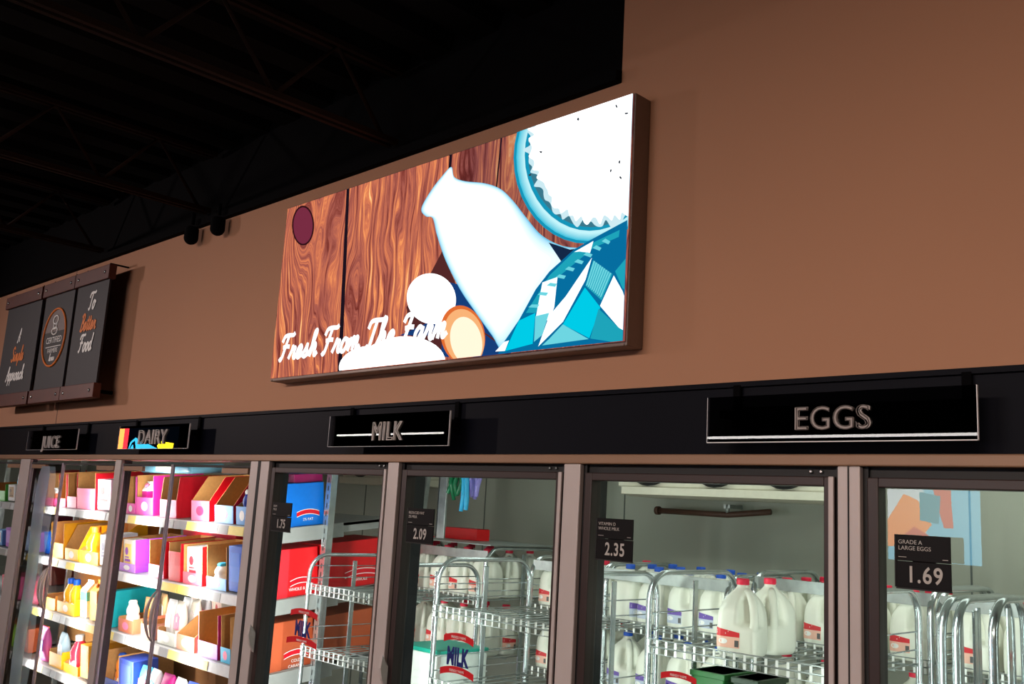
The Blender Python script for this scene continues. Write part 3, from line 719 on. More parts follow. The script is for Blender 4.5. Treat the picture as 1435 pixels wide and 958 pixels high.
# round milk stickers on the glass of two doors
RED = P(206, 22, 34); BLU = P(24, 34, 110)
def arc_band(b, cx, z, w_, rise, h, y=0):
    n = 14; top = []; bot = []
    for k in range(n + 1):
        u = k / n * 2 - 1; zz = z + rise * (1 - u * u); top.append((cx + u * w_ / 2, y, zz + h)); bot.append((cx + u * w_ / 2, y, zz))
    for k in range(n): b.poly([bot[k], bot[k + 1], top[k + 1], top[k]])
def sticker(door, px, pyt, pyb, wpx):
    y = -0.022
    c = W(px, (pyt + pyb) / 2, y); ztop = W(px, pyt, y).z; zb = W(px, pyb, y).z; wd = abs(W(px + wpx / 2, pyt, y).x - W(px - wpx / 2, pyt, y).x)
    H = ztop - zb
    o = bpy.data.objects.new('door_sticker', None); C.objects.link(o); o.parent = door; o.location = (c.x - door.location.x, y, zb - door.location.z); o['label'] = 'milk sticker with two red arched bands'
    b = MB(); arc_band(b, 0, H * 0.80, wd, H * 0.10, H * 0.16); b.build('red_band', RED, o, recalc=False)
    b = MB(); arc_band(b, 0, H * 0.02, wd * 1.12, H * 0.10, H * 0.16); b.build('red_band', RED, o, recalc=False)
    text('lettering', 'MILK', H * 0.56, (0, -0.001, H * 0.48), BLU, o, extrude=0.0003, sx=0.62, bold=0.05)
    text('lettering', 'FRIENDLY FARMS', H * 0.085, (0, -0.001, H * 0.95), WHITEM, o, extrude=0.0002, sx=0.8)
    text('lettering', 'FRIENDLY FARMS', H * 0.085, (0, -0.001, H * 0.17), WHITEM, o, extrude=0.0002, sx=0.8)
sticker(DOORS[0], 424, 855, 907, 38)
sticker(DOORS[1], 641, 890, 951, 42)
sticker(DOORS[2], 950, 944, 1000, 50)

# ================================================================ COOLER FITTINGS
# evaporator
ye = 1.85
ex0, ex1 = W(866, 680, ye).x, W(1166, 700, ye).x
ezb = 1.872
ev = thing('evaporator_unit', 'cream evaporator unit with three dark fans high in the cooler behind the 2.35 door', 'cooling unit', (ex0, ye, ezb))
b = MB(); b.box(0, ex1 - ex0, 0, 0.30, 0.05, 0.50, 0.008); b.build('housing', EVAP, ev)
b = MB(); b.prism([(0.05, -0.03, 0.05), (0.05, -0.03, 0.01), (0.05, 0.05, 0.0), (0.05, 0.30, 0.0), (0.05, 0.30, 0.05)], (ex1 - ex0 - 0.05, 0, 0)); b.build('drip_tray', EVAP, ev)
for px in (912, 1005, 1102):
    c = W(px, 670, ye).x - ex0
    b = MB(); b.lathe([(0.145, 0), (0.145, 0.02), (0.13, 0.025)], n=32); o = b.build('fan', DARKM, ev, loc=(c, 0.0, 0.205)); o.rotation_euler = (R(90), 0, 0)
    b = MB()
    for r_ in (0.04, 0.08, 0.12, 0.146): b.tube([(r_ * math.cos(2 * math.pi * k / 24), r_ * math.sin(2 * math.pi * k / 24), 0.03) for k in range(24)], 0.003, 5, closed=True)
    b.build('fan_guard', DARKM, o)
ev2x = W(478, 690, ye).x
ev2 = thing('evaporator_unit', 'cream evaporator unit with dark fan seen at the top of the 1.75 door', 'cooling unit', (ev2x, ye, 1.885))
b = MB(); b.box(0, 0.95, 0, 0.3, 0.05, 0.48, 0.008); b.build('housing', EVAP, ev2)
b = MB(); b.box(0, 0.95, -0.03, 0.3, 0.0, 0.05, 0.006); b.build('drip_tray', EVAP, ev2)
b = MB(); b.lathe([(0.12, 0), (0.12, 0.02), (0.10, 0.025)], n=28); o = b.build('fan', DARKM, ev2, loc=(0.24, 0, 0.17)); o.rotation_euler = (R(90), 0, 0)
# drain pipe
yp = YB - 0.12
a, c, d = W(922, 715, yp), W(1080, 717, yp), W(1020, 699, yp)
t = thing('drain_pipe', 'brown drain pipe fixed across the grey back wall below the evaporator', 'pipe', (a.x, yp, a.z))
b = MB(); b.tube([(0, 0, 0), ((d - a).x, 0, -0.005), ((c - a).x, 0, (c - a).z)], 0.016, 10); b.build('pipe', COPPER, t)
b = MB(); b.lathe([(0.024, -0.012), (0.024, 0.012)], n=14); o = b.build('end_cap', COPPER, t); o.rotation_euler = (0, R(90), 0)
b = MB(); b.tube([((d - a).x, 0, 0.0), ((d - a).x, 0.0, (d - a).z - 0.03)], 0.012, 8); b.box((d - a).x - 0.02, (d - a).x + 0.02, -0.01, 0.12, 0.03, 0.05); b.build('riser', GALVD, t)

# ---- rolling milk carts
def cart(x0, y0, Wd, Dp, shelves, top, label, rods=1, lips=True, band=False):
    t = thing('milk_cart', label, 'cart', (x0, y0, 0.0), group='galvanised rolling milk carts')
    r = 0.10
    for sx in (0.0, Wd):
        b = MB(); pts = [(sx, 0, 0.10)]
        pts += [(sx, 0, top - r - 0.3)]
        for k in range(7): a = R(180 - 15 * k); pts.append((sx, r + r * math.cos(a), top - r + r * math.sin(a)))
        for k in range(7): a = R(90 - 15 * k); pts.append((sx, Dp - r + r * math.cos(a), top - r + r * math.sin(a)))
        pts += [(sx, Dp, top - r - 0.3), (sx, Dp, 0.10)]
        b.tube(pts, 0.010, 10, rx=0.013, up=(1, 0, 0))
        for z in shelves:
            for dz in (0.045, 0.105): b.tube([(sx, 0.0, z + dz), (sx, Dp, z + dz)], 0.0028, 5)
        b.build('side_frame', GALV, t)
        for k in range(rods):
            y = Dp * (k + 1) / (rods + 1)
            b = MB(); b.box(sx - 0.004, sx + 0.004, y - 0.013, y + 0.013, 0.14, top - 0.03, 0.002); b.build('side_post', GALV, t)
    for z in shelves:
        b = MB(); k = 0
        n = max(2, int(Wd / 0.06))
        for k in range(n + 1): b.tube([(0.01 + (Wd - 0.02) * k / n, 0.01, z - 0.004), (0.01 + (Wd - 0.02) * k / n, Dp - 0.01, z - 0.004)], 0.003, 5)
        for y in (0.02, Dp * .33, Dp * .66, Dp - 0.02): b.tube([(0, y, z - 0.010), (Wd, y, z - 0.010)], 0.004, 5)
        sh = b.build('wire_shelf', GALVD, t)
        if lips and Wd > 0.3:
            b = MB()
            for dz in (0.020, -0.004, -0.028): b.tube([(0.004, -0.016, z + dz), (Wd - 0.004, -0.016, z + dz)], 0.0022, 6)
            n = int(Wd / 0.040); b.m(1)
            for k in range(n + 1):
                xx = 0.014 + (Wd - 0.028) * k / n
                b.box(xx - 0.004, xx + 0.004, -0.020, -0.0165, z - 0.002, z + 0.018); b.box(xx - 0.004, xx + 0.004, -0.020, -0.0165, z - 0.027, z - 0.008)
            b.build('front_lip', [GALVD, mat('bright_zinc', rgb(240, 242, 240), 0.3, 0.1, var=0.05)], sh)
    if band:
        b = MB(); b.box(0.0, Wd, 0.010, 0.0135, top - 0.062, top - 0.014, 0.001); b.build('top_band', GALVD, t)
    b = MB(); b.box(-0.01, Wd + 0.01, -0.005, Dp + 0.005, 0.10, 0.13, 0.004); b.build('base', GALVD, t)
    for cx in (0.03, Wd - 0.03):
        for cy in (0.04, Dp - 0.04):
            b = MB(); b.tube([(cx - 0.014, cy, 0.045), (cx + 0.014, cy, 0.045)], 0.045, 16); b.box(cx - 0.02, cx + 0.02, cy - 0.012, cy + 0.012, 0.06, 0.10); b.build('caster', DARKM, t)
    return t
S1, S2 = 1.315, 1.015
SHV = [S1, S2, 0.70, 0.40]
B1, B2 = 1.288, 0.995
SHB = [B1, B2, 0.70, 0.40]
xc3 = -4.165; xc4 = W(609, 880, 0.30).x; xc5 = W(909, 880, 0.35).x
cart(xc3, 0.30, 0.66, 0.55, SHV, 1.475, 'empty galvanised cart right behind the 1.75 door')
cart(xc4, 0.30, 0.74, 0.58, SHV, 1.525, 'empty galvanised cart right behind the 2.09 door')
cart(xc5, 0.35, 0.72, 0.58, SHV, 1.560, 'galvanised cart behind the 2.35 door, its shelf holding two red-capped jugs')
cart(W(1320, 900, .35).x, 0.35, 0.04, 0.58, [0.4], 1.570, 'folded shiny cart with three bright side rods behind the 1.69 door', rods=3)
cart(W(1392, 900, .28).x, 0.28, 0.62, 0.60, [1.2, 0.8, 0.4], 1.585, 'galvanised cart at the right picture edge behind the 1.69 door', rods=1)
xL = W(838, 900, 0.95).x
BC = [(xL, 0.95, 0.66, 0.58, 1.535, 'full cart of blue-capped jugs left of the two-jug cart behind the 2.35 door'),
      (W(748, 870, 1.02).x - 0.06, 1.05, 0.475, 0.58, 1.53, 'full cart standing behind the empty cart of the 2.09 door'),
      (-4.62, 1.02, 0.98, 0.58, 1.55, 'full cart topped by red boxes, left of the empty cart of the 2.09 door'),
      (-2.12, 1.10, 0.72, 0.58, 1.555, 'full cart behind the two-jug cart of the 2.35 door'),
      (W(1245, 900, 1.0).x + 0.16, 1.05, 0.70, 0.58, 1.555, 'full cart of red-capped jugs behind the 1.69 price sign')]
for x0, y0, wd, dp, tp, l in BC: cart(x0, y0, wd, dp, SHB, tp, l, lips=True, band=True)

# ---- gallon jugs
def rad(th, a, n=5.0):
    return a / (abs(math.cos(th)) ** n + abs(math.sin(th)) ** n) ** (1 / n)
PROF = [(0.0, .058), (.004, .066), (.012, .071), (.03, .0735), (.06, .0735), (.085, .073), (.10, .0725), (.115, .072), (.13, .071), (.145, .069), (.16, .065), (.175, .059), (.19, .050), (.203, .040), (.213, .030), (.220, .0235), (.226, .0195), (.238, .0185)]
def jug_r(th, z):
    a = None
    for (z0, r0), (z1, r1) in zip(PROF, PROF[1:]):
        if z0 <= z <= z1: a = r0 + (r1 - r0) * (z - z0) / (z1 - z0); break
    a = a if a else PROF[-1][1]
    e = 5.0 if z < 0.15 else max(2.0, 5.0 - (z - 0.15) * 46)
    r = rad(th, a, e)
    t0 = R(-45)
    d = abs((th - t0 + math.pi) % (2 * math.pi) - math.pi)
    h = max(0.0, min(1.0, (z - 0.095) / 0.02)) * max(0.0, min(1.0, (0.205 - z) / 0.03))
    g = max(0.0, 1 - (d / R(42)) ** 4)
    return r * (1 - 0.48 * g * h)
def make_jug(name, label, capm, labm, group):
    t = thing(name, label, 'milk jug', group=group)
    N = 40; b = MB(); rings = []
    zs = sorted(set([p[0] for p in PROF] + [.095, .103, .108, .1225, .1375, .1525, .1675, .182]))
    for z in zs: rings.append([(jug_r(2 * math.pi * k / N, z) * math.cos(2 * math.pi * k / N), jug_r(2 * math.pi * k / N, z) * math.sin(2 * math.pi * k / N), z) for k in range(N)])
    b.loft(rings)
    d = Vector((math.cos(R(-45)), math.sin(R(-45)), 0))
    hp = [d * .030 + Vector((0, 0, .212)), d * .048 + Vector((0, 0, .203)), d * .063 + Vector((0, 0, .185)), d * .074 + Vector((0, 0, .165)), d * .080 + Vector((0, 0, .14)), d * .082 + Vector((0, 0, .115)), d * .076 + Vector((0, 0, .090)), d * .062 + Vector((0, 0, .075))]
    b.tube(hp, [.012, .0125, .013, .0135, .0135, .014, .015, .013], 10)
    b.build('body', MILKM, t)
    b = MB(); b.lathe([(.0205, .232), (.0212, .234), (.0212, .250), (.0195, .2525), (.012, .253)], n=20); b.build('cap', capm, t)
    # label on the front (-y) face, wrapping a little
    b = MB(); n = 8
    def pt(u, z, off):
        th = R(-142 + 62 * u); r = jug_r(th, z) + off; return (r * math.cos(th), r * math.sin(th), z)
    for k in range(n):
        u0, u1 = k / n, (k + 1) / n
        b.m(0).poly([pt(u0, .03, .0008), pt(u1, .03, .0008), pt(u1, .065, .0008), pt(u0, .065, .0008)])
        b.m(1).poly([pt(u0, .065, .0008), pt(u1, .065, .0008), pt(u1, .092 - .012 * u1, .0008), pt(u0, .092 - .012 * u0, .0008)])
    for (ua, ub, za, zb) in ((.08, .55, .080, .083), (.08, .45, .073, .077)):
        b.m(2).poly([pt(ua, za, .0014), pt(ub, za, .0014), pt(ub, zb, .0014), pt(ua, zb, .0014)])
    b.m(2).poly([pt(.35 + .16 * math.cos(2 * math.pi * k / 14), .050 + .009 * math.sin(2 * math.pi * k / 14), .0014) for k in range(14)])
    b.m(3).poly([pt(.80, .034, .0014), pt(.97, .034, .0014), pt(.97, .055, .0014), pt(.80, .055, .0014)])
    b.build('label', labm, t)
    return t
LR = [P(244, 190, 170), P(214, 40, 48), WHITEM, P(90, 90, 90)]
LB = [P(190, 200, 220), P(110, 84, 170), WHITEM, P(90, 90, 90)]
CAPR = P(226, 26, 66); CAPB = P(20, 84, 200)
jugR = make_jug('milk_jug', 'front red-capped gallon jug standing at the shelf edge behind the 2.35 door', CAPR, LR, 'red-capped jugs on the near cart')
zj = S1 + 0.001
p1 = W(1040, 905, 0.425)
jugR.location = (p1.x, 0.425, zj); jugR.rotation_euler = (0, 0, R(14))
dup(jugR, (W(1073, 900, 0.60).x + 0.015, 0.60, zj), R(-6), label='second red-capped gallon jug, half hidden behind the front jug of the 2.35 door')
jugB = make_jug('milk_jug', 'blue-capped gallon jug in the full cart left of the two-jug cart', CAPB, LB, 'blue-capped jugs in the left cart of the 2.35 door')
first = [True]
def fill(ci, nx, ny, levels, src, label, group, skip=()):
    x0, y0, wd, dp, tp, _ = BC[ci]
    for z in levels:
        for j in range(ny):
            for i in range(nx):
                if (z, i, j) in skip: continue
                x = x0 + 0.012 + (wd - 0.024) * (i + 0.5) / nx; y = y0 + 0.10 + j * 0.165; rz = R(random.choice((0, 0, 90, 2, -2)))
                if src is jugB and first[0]:
                    first[0] = False; jugB.location = (x, y, z + 0.001); jugB.rotation_euler = (0, 0, rz); continue
                dup(src, (x, y, z + 0.001), rz, label=label, group=group)
fill(0, 4, 3, [B1], jugB, 'blue-capped gallon jug on the upper shelf of the full cart behind the 2.35 sign', 'blue-capped jugs in the left cart of the 2.35 door')
fill(0, 4, 2, [B2], jugB, 'blue-capped gallon jug on the lower shelf of the full cart behind the 2.35 sign', 'blue-capped jugs on the lower shelf of the left cart')
fill(1, 3, 3, [B1], jugR, 'gallon jug on the upper shelf of the cart behind the empty 2.09 cart', 'jugs in the cart behind the empty cart')
fill(1, 3, 2, [B2], jugR, 'gallon jug on the lower shelf of the cart behind the empty 2.09 cart', 'jugs low in the cart behind the empty cart')
fill(2, 6, 3, [B1], jugR, 'gallon jug on the upper shelf of the cart under the red boxes', 'jugs in the cart under the red boxes')
fill(2, 6, 2, [B2], jugR, 'gallon jug on the lower shelf of the cart under the red boxes', 'jugs low in the cart under the red boxes')
fill(3, 4, 3, [B1], jugR, 'red-capped gallon jug in the back cart right of the two-jug shelf', 'red-capped jugs in the back cart')
fill(3, 4, 1, [B2], jugR, 'gallon jug low in the back cart of the 2.35 door', 'jugs low in the back cart of the 2.35 door')
fill(4, 4, 3, [B1], jugR, 'red-capped gallon jug behind the 1.69 price sign', 'red-capped jugs behind the egg price sign')
fill(4, 4, 1, [B2], jugR, 'gallon jug low in the cart behind the 1.69 price sign', 'jugs low behind the egg price sign')

# red cartons on top of the cart seen behind the 2.09 door
def simple_carton(name, label, cat, loc, wd, dp, h, m, mtop=None, group=None, flare=0.0, rz=0, rx=0, badge=None):
    t = thing(name, label, cat, loc, rz=rz, rx=rx, group=group)
    b = MB(); th = 0.004
    b.prism([(-wd / 2, -dp / 2, 0), (wd / 2, -dp / 2, 0), (wd / 2 - flare, -dp / 2, h), (-wd / 2 + flare, -dp / 2, h)], (0, dp, 0))
    b.build('body', m, t)
    b = MB(); b.box(-wd / 2 + flare + 0.004, wd / 2 - flare - 0.004, -dp / 2 + 0.004, dp / 2 - 0.004, h, h + 0.003); b.box(-0.004, 0.004, -dp / 2 - 0.001, dp / 2 + 0.001, h + 0.001, h + 0.004); b.build('lid', mtop or m, t)
    if badge:
        b = MB(); arc_band(b, 0, h * badge[1], wd * 0.5, h * 0.05, h * 0.07, -dp / 2 - 0.001); b.build('badge', badge[0], t, recalc=False)
    return t
SREDM = P(214, 16, 22)
yy = 1.30
for (a, c, tp, l) in ((622, 667, 738, 'red carton on top of the milk cart, right of the 2.09 sign'), (577, 606, 752, 'red carton on top of the milk cart, partly behind the 2.09 sign')):
    A, B = W(a, 770, yy), W(c, 770, yy); zt = W(a, tp, yy).z
    simple_carton('red_carton', l, 'carton', ((A.x + B.x) / 2, yy + 0.05, 1.5705), B.x - A.x, 0.10, zt - 1.5705, SREDM, mtop=P(120, 10, 14), group='red cartons on the cart')
# plank-like lid board carrying them
tag(MB().box(-4.64, -3.62, 1.03, 1.60, 1.5635, 1.5680, 0.001).build('cart_lid', GALVD), 'grey sheet lid lying over the cart under the red cartons', 'lid')
# hanging bundles of coloured wrap inside the 2.09 door
def bundle(px0, px1, py1, y, m, label, n, seed):
    rr = random.Random(seed); A = W(px0, py1, y); B = W(px1, py1, y); t = thing('hanging_wrap', label, 'wrap', ((A.x + B.x) / 2, y, A.z), group='hanging bundles of plastic wrap')
    hw = (B.x - A.x) / 2; H = 2.4 - A.z
    for k in range(n):
        u = -hw + 2 * hw * (k + .5) / n; b = MB(); pts = []
        for q in range(9):
            f = q / 8; pts.append((u * (0.6 + 0.4 * (1 - f)) + 0.008 * math.sin(q * 1.7 + k), rr.uniform(-.015, .015), rr.uniform(0, .04) * (1 - f) + H * f))
        b.tube(pts, [0.004 + hw / n * 1.0 * (0.6 + 0.4 * math.sin(q)) for q in range(9)], 6); b.build('fold', m, t)
    return t
bundle(627, 646, 700, 1.0, P(20, 110, 70, 0.25), 'green plastic wrap bundle hanging at the top of the 2.09 door', 5, 1)
bundle(648, 672, 704, 0.98, P(150, 140, 214, 0.25), 'lilac plastic wrap bundle hanging beside the green one', 6, 2)
bundle(645, 653, 722, 0.93, P(60, 180, 230, 0.25), 'thin sky blue wrap hanging between the green and lilac bundles', 2, 3)
# grey slanted brace and post, top left of the 2.09 door
A, B = W(588, 712, 1.25), W(600, 664, 1.25)
tag(MB().prism([(A.x - .03, 1.25, A.z), (A.x + .03, 1.25, A.z), (B.x + .05, 1.25, B.z + .5), (B.x - .03, 1.25, B.z + .5)], (0, .03, 0)).build('slanted_brace', GALVD), 'slanted grey metal brace behind the 2.09 price sign', 'brace')
xq = W(619, 700, 1.0).x
b = MB(); b.box(xq - .035, xq + .035, 1.0, 1.012, 1.58, 2.4, 0.002); b.box(xq - .035, xq - .025, 1.0, 1.05, 1.58, 2.4)
tag(b.build('ceiling_post', GALVD), 'grey channel post rising to the cooler ceiling right of the 2.09 sign', 'post')
# teal-lidded white crate low at the left of the 2.09 door
zt = W(580, 903, 0.40).z
t = thing('white_crate', 'white crate with a teal lid beside the empty cart of the 2.09 door', 'crate', (-3.335, 0.50, 0.0))
hw = 0.135
b = MB(); b.box(-hw, hw, -.14, .14, 0.0, zt - .012, .006)
for k in range(4): b.box(-hw - .002, hw + .002, -.143, .143, zt - .10 - k * .03, zt - .094 - k * .03)
b.build('body', P(226, 232, 228), t)
b = MB(); b.box(-hw - .004, hw + .004, -.145, .145, zt - .012, zt + .006, .003); b.build('lid', P(30, 160, 140), t)
# green crates low in the 2.35 door
GRN = P(30, 120, 44)
for k, (a, c, tp, y) in enumerate(((960, 1004, 905, 0.62), (1016, 1050, 935, 0.62))):
    A, B = W(a, 940, y), W(c, 940, y); zt = min(W(a, tp, y).z, 1.22)
    t = thing('green_crate', ['green plastic crate low behind the two-jug cart, the left one', 'dark green plastic crate low behind the two-jug cart, the right one'][k], 'crate', ((A.x + B.x) / 2 + .07, 0.66, S2 + .004), group='green crates in the cart')
    hw = (B.x - A.x) / 2; h = zt - S2 - .004
    b = MB(); b.box(-hw, hw, -.1, .1, 0, h, .006); b.box(-hw - .006, hw + .006, -.106, .106, h - .02, h, .003); b.build('body', P(20, 92, 34) if k == 0 else P(8, 44, 18), t)
    b = MB(); b.box(-hw * .4, hw * .4, -.108, -.1, h * .6, h * .75); b.build('hand_hole', GASK, t)

# ================================================================ SHELVED PRODUCTS
TILT = R(6.5)
YR = 0.18
ROWZ = [1.590, 1.230, 0.868, 0.505]
BAYS = [(-9.50, -7.83), (-7.77, -6.305), (-6.275, -4.345)]
BAYN = ['left picture edge bay', 'JUICE bay', 'DAIRY bay']
ROWN = ['top', 'second', 'third', 'bottom']
TAGC = [P(250, 232, 140), P(236, 238, 238), P(150, 150, 150), P(250, 226, 110), P(242, 242, 240), P(176, 178, 180)]
for bi, (x0, x1) in enumerate(BAYS):
    for ri, z in enumerate(ROWZ):
        t = thing('display_shelf', '%s sloping grey shelf of the %s' % (ROWN[ri], BAYN[bi]), 'shelf', (x0, YR, z), rx=TILT, group='sloping shelves of the dairy case')
        Wd = x1 - x0
        b = MB(); b.box(0, Wd, 0.012, 0.78, -0.020, -0.004); b.box(0, 0.012, 0.02, 0.78, -0.055, -0.005); b.box(Wd - .012, Wd, 0.02, 0.78, -0.055, -0.005); b.build('deck', SHELFM, t)
        b = MB(); b.prism([(0, 0.012, -0.004), (0, 0.0, -0.006), (0, -0.010, -0.056), (0, 0.004, -0.058), (0, 0.012, -0.02)], (Wd, 0, 0)); b.build('price_rail', mat('white_rail', rgb(214, 218, 220), 0.4), t)
        rr = random.Random(bi * 10 + ri); x = 0.01
        while x < Wd - 0.10:
            w_ = rr.uniform(0.09, 0.20); w_ = min(w_, Wd - 0.01 - x)
            if rr.random() < 0.8:
                b = MB(); b.prism([(x, -0.0018, -0.008), (x, -0.0112, -0.054), (x, -0.0132, -0.054), (x, -0.0038, -0.008)], (w_ - 0.006, 0, 0)); b.build('price_tag', rr.choice(TAGC), t)
            x += w_
for xu, l in ((BAYS[0][0] - .03, 'far left end'), (sum((BAYS[0][1], BAYS[1][0])) / 2, 'left of the JUICE bay'), ((BAYS[1][1] + BAYS[2][0]) / 2, 'between the JUICE and DAIRY bays')):
    tag(MB().box(xu - .013, xu + .013, 0.50, 0.54, 0.0, 2.05, .003).build('shelf_upright', GALVD), 'perforated steel shelf upright, %s' % l, 'upright', 'uprights of the dairy case')
xu = BAYS[2][1] + 0.03
b = MB(); b.box(xu - .022, xu + .022, 0.47, 0.474, 0.0, 2.39, .001); b.box(xu - .022, xu - .018, 0.474, 0.51, 0.0, 2.39); b.box(xu + .018, xu + .022, 0.474, 0.51, 0.0, 2.39)
b.m(1)
for k in range(34): b.box(xu - .003, xu + .003, 0.4688, 0.4702, 0.72 + k * .045, 0.745 + k * .045)
tag(b.build('shelf_upright', [GALV, DARKM]), 'bright slotted steel upright right of the big blue carton', 'upright', 'uprights of the dairy case')

def on_shelf(x, ri, dy):
    """point on the sloping shelf of row ri, dy behind the rail"""
    return (x, YR + dy * math.cos(TILT), ROWZ[ri] + dy * math.sin(TILT) - 0.003)
def tray(px0, px1, py, ri, ytop, ylip, outer, lip, label, dp=0.34, dy=0.03, inner=None, swoop=0.0, badge=None, group='shelf-ready display trays'):
    y = YR + dy
    x0, x1 = W(px0, py, y).x, W(px1, py, y).x
    h = W(px0, ytop, y).z - W(px0, py, y).z; hl = max(0.03, W(px0, ylip, y).z - W(px0, py, y).z)
    h = max(h, hl + .004); x1 = max(x1, x0 + .05)
    t = thing('display_tray', label, 'tray', on_shelf((x0 + x1) / 2, ri, dy), rx=TILT, group=group)
    hw = (x1 - x0) / 2; th = .005
    inner = inner or KRAFT
    b = MB()
    def side(sx, m_, off):
        b.m(m_)
        pr = [(sx + off, 0.004, 0), (sx + off, dp, 0), (sx + off, dp, h), (sx + off, 0.004 + swoop, h), (sx + off, 0.004, hl)] if swoop else [(sx + off, 0.004, 0), (sx + off, dp, 0), (sx + off, dp, h), (sx + off, 0.004, h)]
        b.prism(pr, (th / 2, 0, 0))
    side(-hw, 0, 0); side(-hw, 1, th / 2 + .0002); side(hw - th, 1, 0); side(hw - th, 0, th / 2 + .0002)
    b.m(0).box(-hw, hw, dp - th / 2, dp, 0, h); b.m(1).box(-hw + th, hw - th, dp - th - .0002, dp - th / 2 - .0002, 0, h)
    b.m(1).box(-hw, hw, 0.004, dp, 0, th)
    b.build('carton', [outer, inner], t)
    b = MB(); b.m(0).box(-hw, hw, 0.0, 0.0038, 0, hl, .001, 1)
    L = b.build('front_lip', [lip], t)
    if badge:
        b = MB(); b.disc((0, -.0012, hl * .5), min(hw * .42, .045), n=20, rz=min(hl * .3, .028)); b.build('badge', badge, L, recalc=False)
    return t, (x0 + x1) / 2, hw
def put(px, ri, dy):
    py = ((714, 788, 867, 940) if px < 160 else (731, 815, 900, 955))[ri]
    p = on_shelf(W(px, py, YR + dy).x, ri, dy); return (p[0], p[1], p[2] + 0.008)

def cin(px0, px1, py, ri, dy, off=0.0):
    """place inside a tray that spans px0..px1 on row ri"""
    p = on_shelf((W(px0, py, YR + .03).x + W(px1, py, YR + .03).x) / 2 + off, ri, dy); return (p[0], p[1], p[2] + 0.008)
# --- product kinds
def bottle(label, loc, body, cap, H=.20, r=.036, lab=None, kind='juice', name='juice_bottle'):
    t = thing(name, label, 'bottle', loc, rx=TILT)
    b = MB()
    if kind == 'juice':
        pr = [(.0, 0), (r * .9, .0), (r, .008), (r, H * .30), (r * .93, H * .36), (r * .97, H * .42), (r * .97, H * .55), (r * .75, H * .68), (r * .48, H * .80), (r * .42, H * .84)]
        b.lathe([(max(q, .001), z) for q, z in pr], n=24, sq=3.0); b.build('body', body, t)
        b = MB(); b.lathe([(r * .46, H * .83), (r * .50, H * .85), (r * .50, H * .98), (r * .44, H)], n=18); b.build('cap', cap, t)
    else:   # squat round-shouldered bottle
        pr = [(.001, 0), (r * .95, 0), (r, .01), (r, H * .45), (r * .82, H * .5), (r * .95, H * .58), (r * .92, H * .7), (r * .6, H * .86), (r * .5, H * .88)]
        b.lathe(pr, n=24); b.build('body', body, t)
        b = MB(); b.lathe([(r * .6, H * .85), (r * .62, H * .95), (r * .45, H), (.001, H)], n=18); b.build('cap', cap, t)
    if lab:
        b = MB(); n = 10
        for k in range(n):
            a0, a1 = R(-140 + 100 * k / n), R(-140 + 100 * (k + 1) / n); q = r * 1.012
            def f(a): return q / (abs(math.cos(a)) ** 3 + abs(math.sin(a)) ** 3) ** (1 / 3)
            b.poly([(f(a0) * math.cos(a0), f(a0) * math.sin(a0), H * .08), (f(a1) * math.cos(a1), f(a1) * math.sin(a1), H * .08), (f(a1) * math.cos(a1), f(a1) * math.sin(a1), H * .28 + .01 * math.sin(k)), (f(a0) * math.cos(a0), f(a0) * math.sin(a0), H * .28 + .01 * math.sin(k))])
        b.build('label', lab, t, recalc=False)
    return t
def gable(label, loc, w_, H, body, band, cap=None, rz=0):
    t = thing('drink_carton', label, 'carton', loc, rx=TILT, rz=rz); h = w_ / 2
    b = MB(); zb = H * .74
    b.box(-h, h, -h, h, 0, zb)
    b.prism([(-h, -h, zb), (-h, h, zb), (-h, .002, H * .93), (-h, .002, H), (-h, -.002, H), (-h, -.002, H * .93)], (w_, 0, 0)); b.build('body', body, t)
    b = MB(); b.box(-h - .0008, h + .0008, -h - .0008, h + .0008, H * .45, H * .70); b.box(-h * .5, h * .3, -h - .0012, -h, H * .10, H * .2); b.build('printed_band', band, t)
    if cap:
        b = MB(); b.lathe([(.014, 0), (.014, .014), (.012, .016)], n=14); o = b.build('cap', cap, t, loc=(0, -h * .45, H * .86)); o.rotation_euler = (R(50), 0, 0)
    return t
def pouch(label, loc, w_, H, d, body, lab, rz=0, lean=0.0, name='pouch'):
    t = thing(name, label, 'pouch', loc, rx=TILT + lean, rz=rz)
    b = MB(); rings = []
    for k in range(11):
        f = k / 10; th = d / 2 * (math.sin(math.pi * min(1, f * .92 + .06)) ** .7) + .0015
        if k == 10: th = .0015
        wv = w_ / 2 * (1 - .06 * math.sin(math.pi * f)); ring = []
        for q in range(16):
            a = 2 * math.pi * q / 16; c, s_ = math.cos(a), math.sin(a)
            ring.append((wv * math.copysign(abs(c) ** .6, c), th * math.copysign(abs(s_) ** .8, s_), H * f))
        rings.append(ring)
    b.loft(rings); b.build('bag', body, t)
    b = MB(); n = 6; th = d / 2 + .003
    b.prism([(-w_ * .32, -th, H * .3), (w_ * .32, -th, H * .3), (w_ * .34, -th * .9, H * .62), (0, -th * .86, H * .72), (-w_ * .34, -th * .9, H * .62)], (0, .004, 0)); b.build('label', lab, t)
    return t
def cup(label, loc, r, H, body, lab, lid):
    t = thing('yoghurt_cup', label, 'cup', loc, rx=TILT)
    b = MB(); b.lathe([(.001, 0), (r * .78, 0), (r * .8, .004), (r, H)], n=28); b.build('body', body, t)
    b = MB(); b.lathe([(r * .88, H * .32), (r * .88 + .002, H * .33), (r * .97 + .002, H * .72), (r * .97, H * .73)], n=28); b.build('label', lab, t)
    b = MB(); b.lathe([(r * 1.05, H - .004), (r * 1.07, H + .004), (r * .98, H + .009), (.001, H + .009)], n=28); b.build('lid', lid, t)
    return t
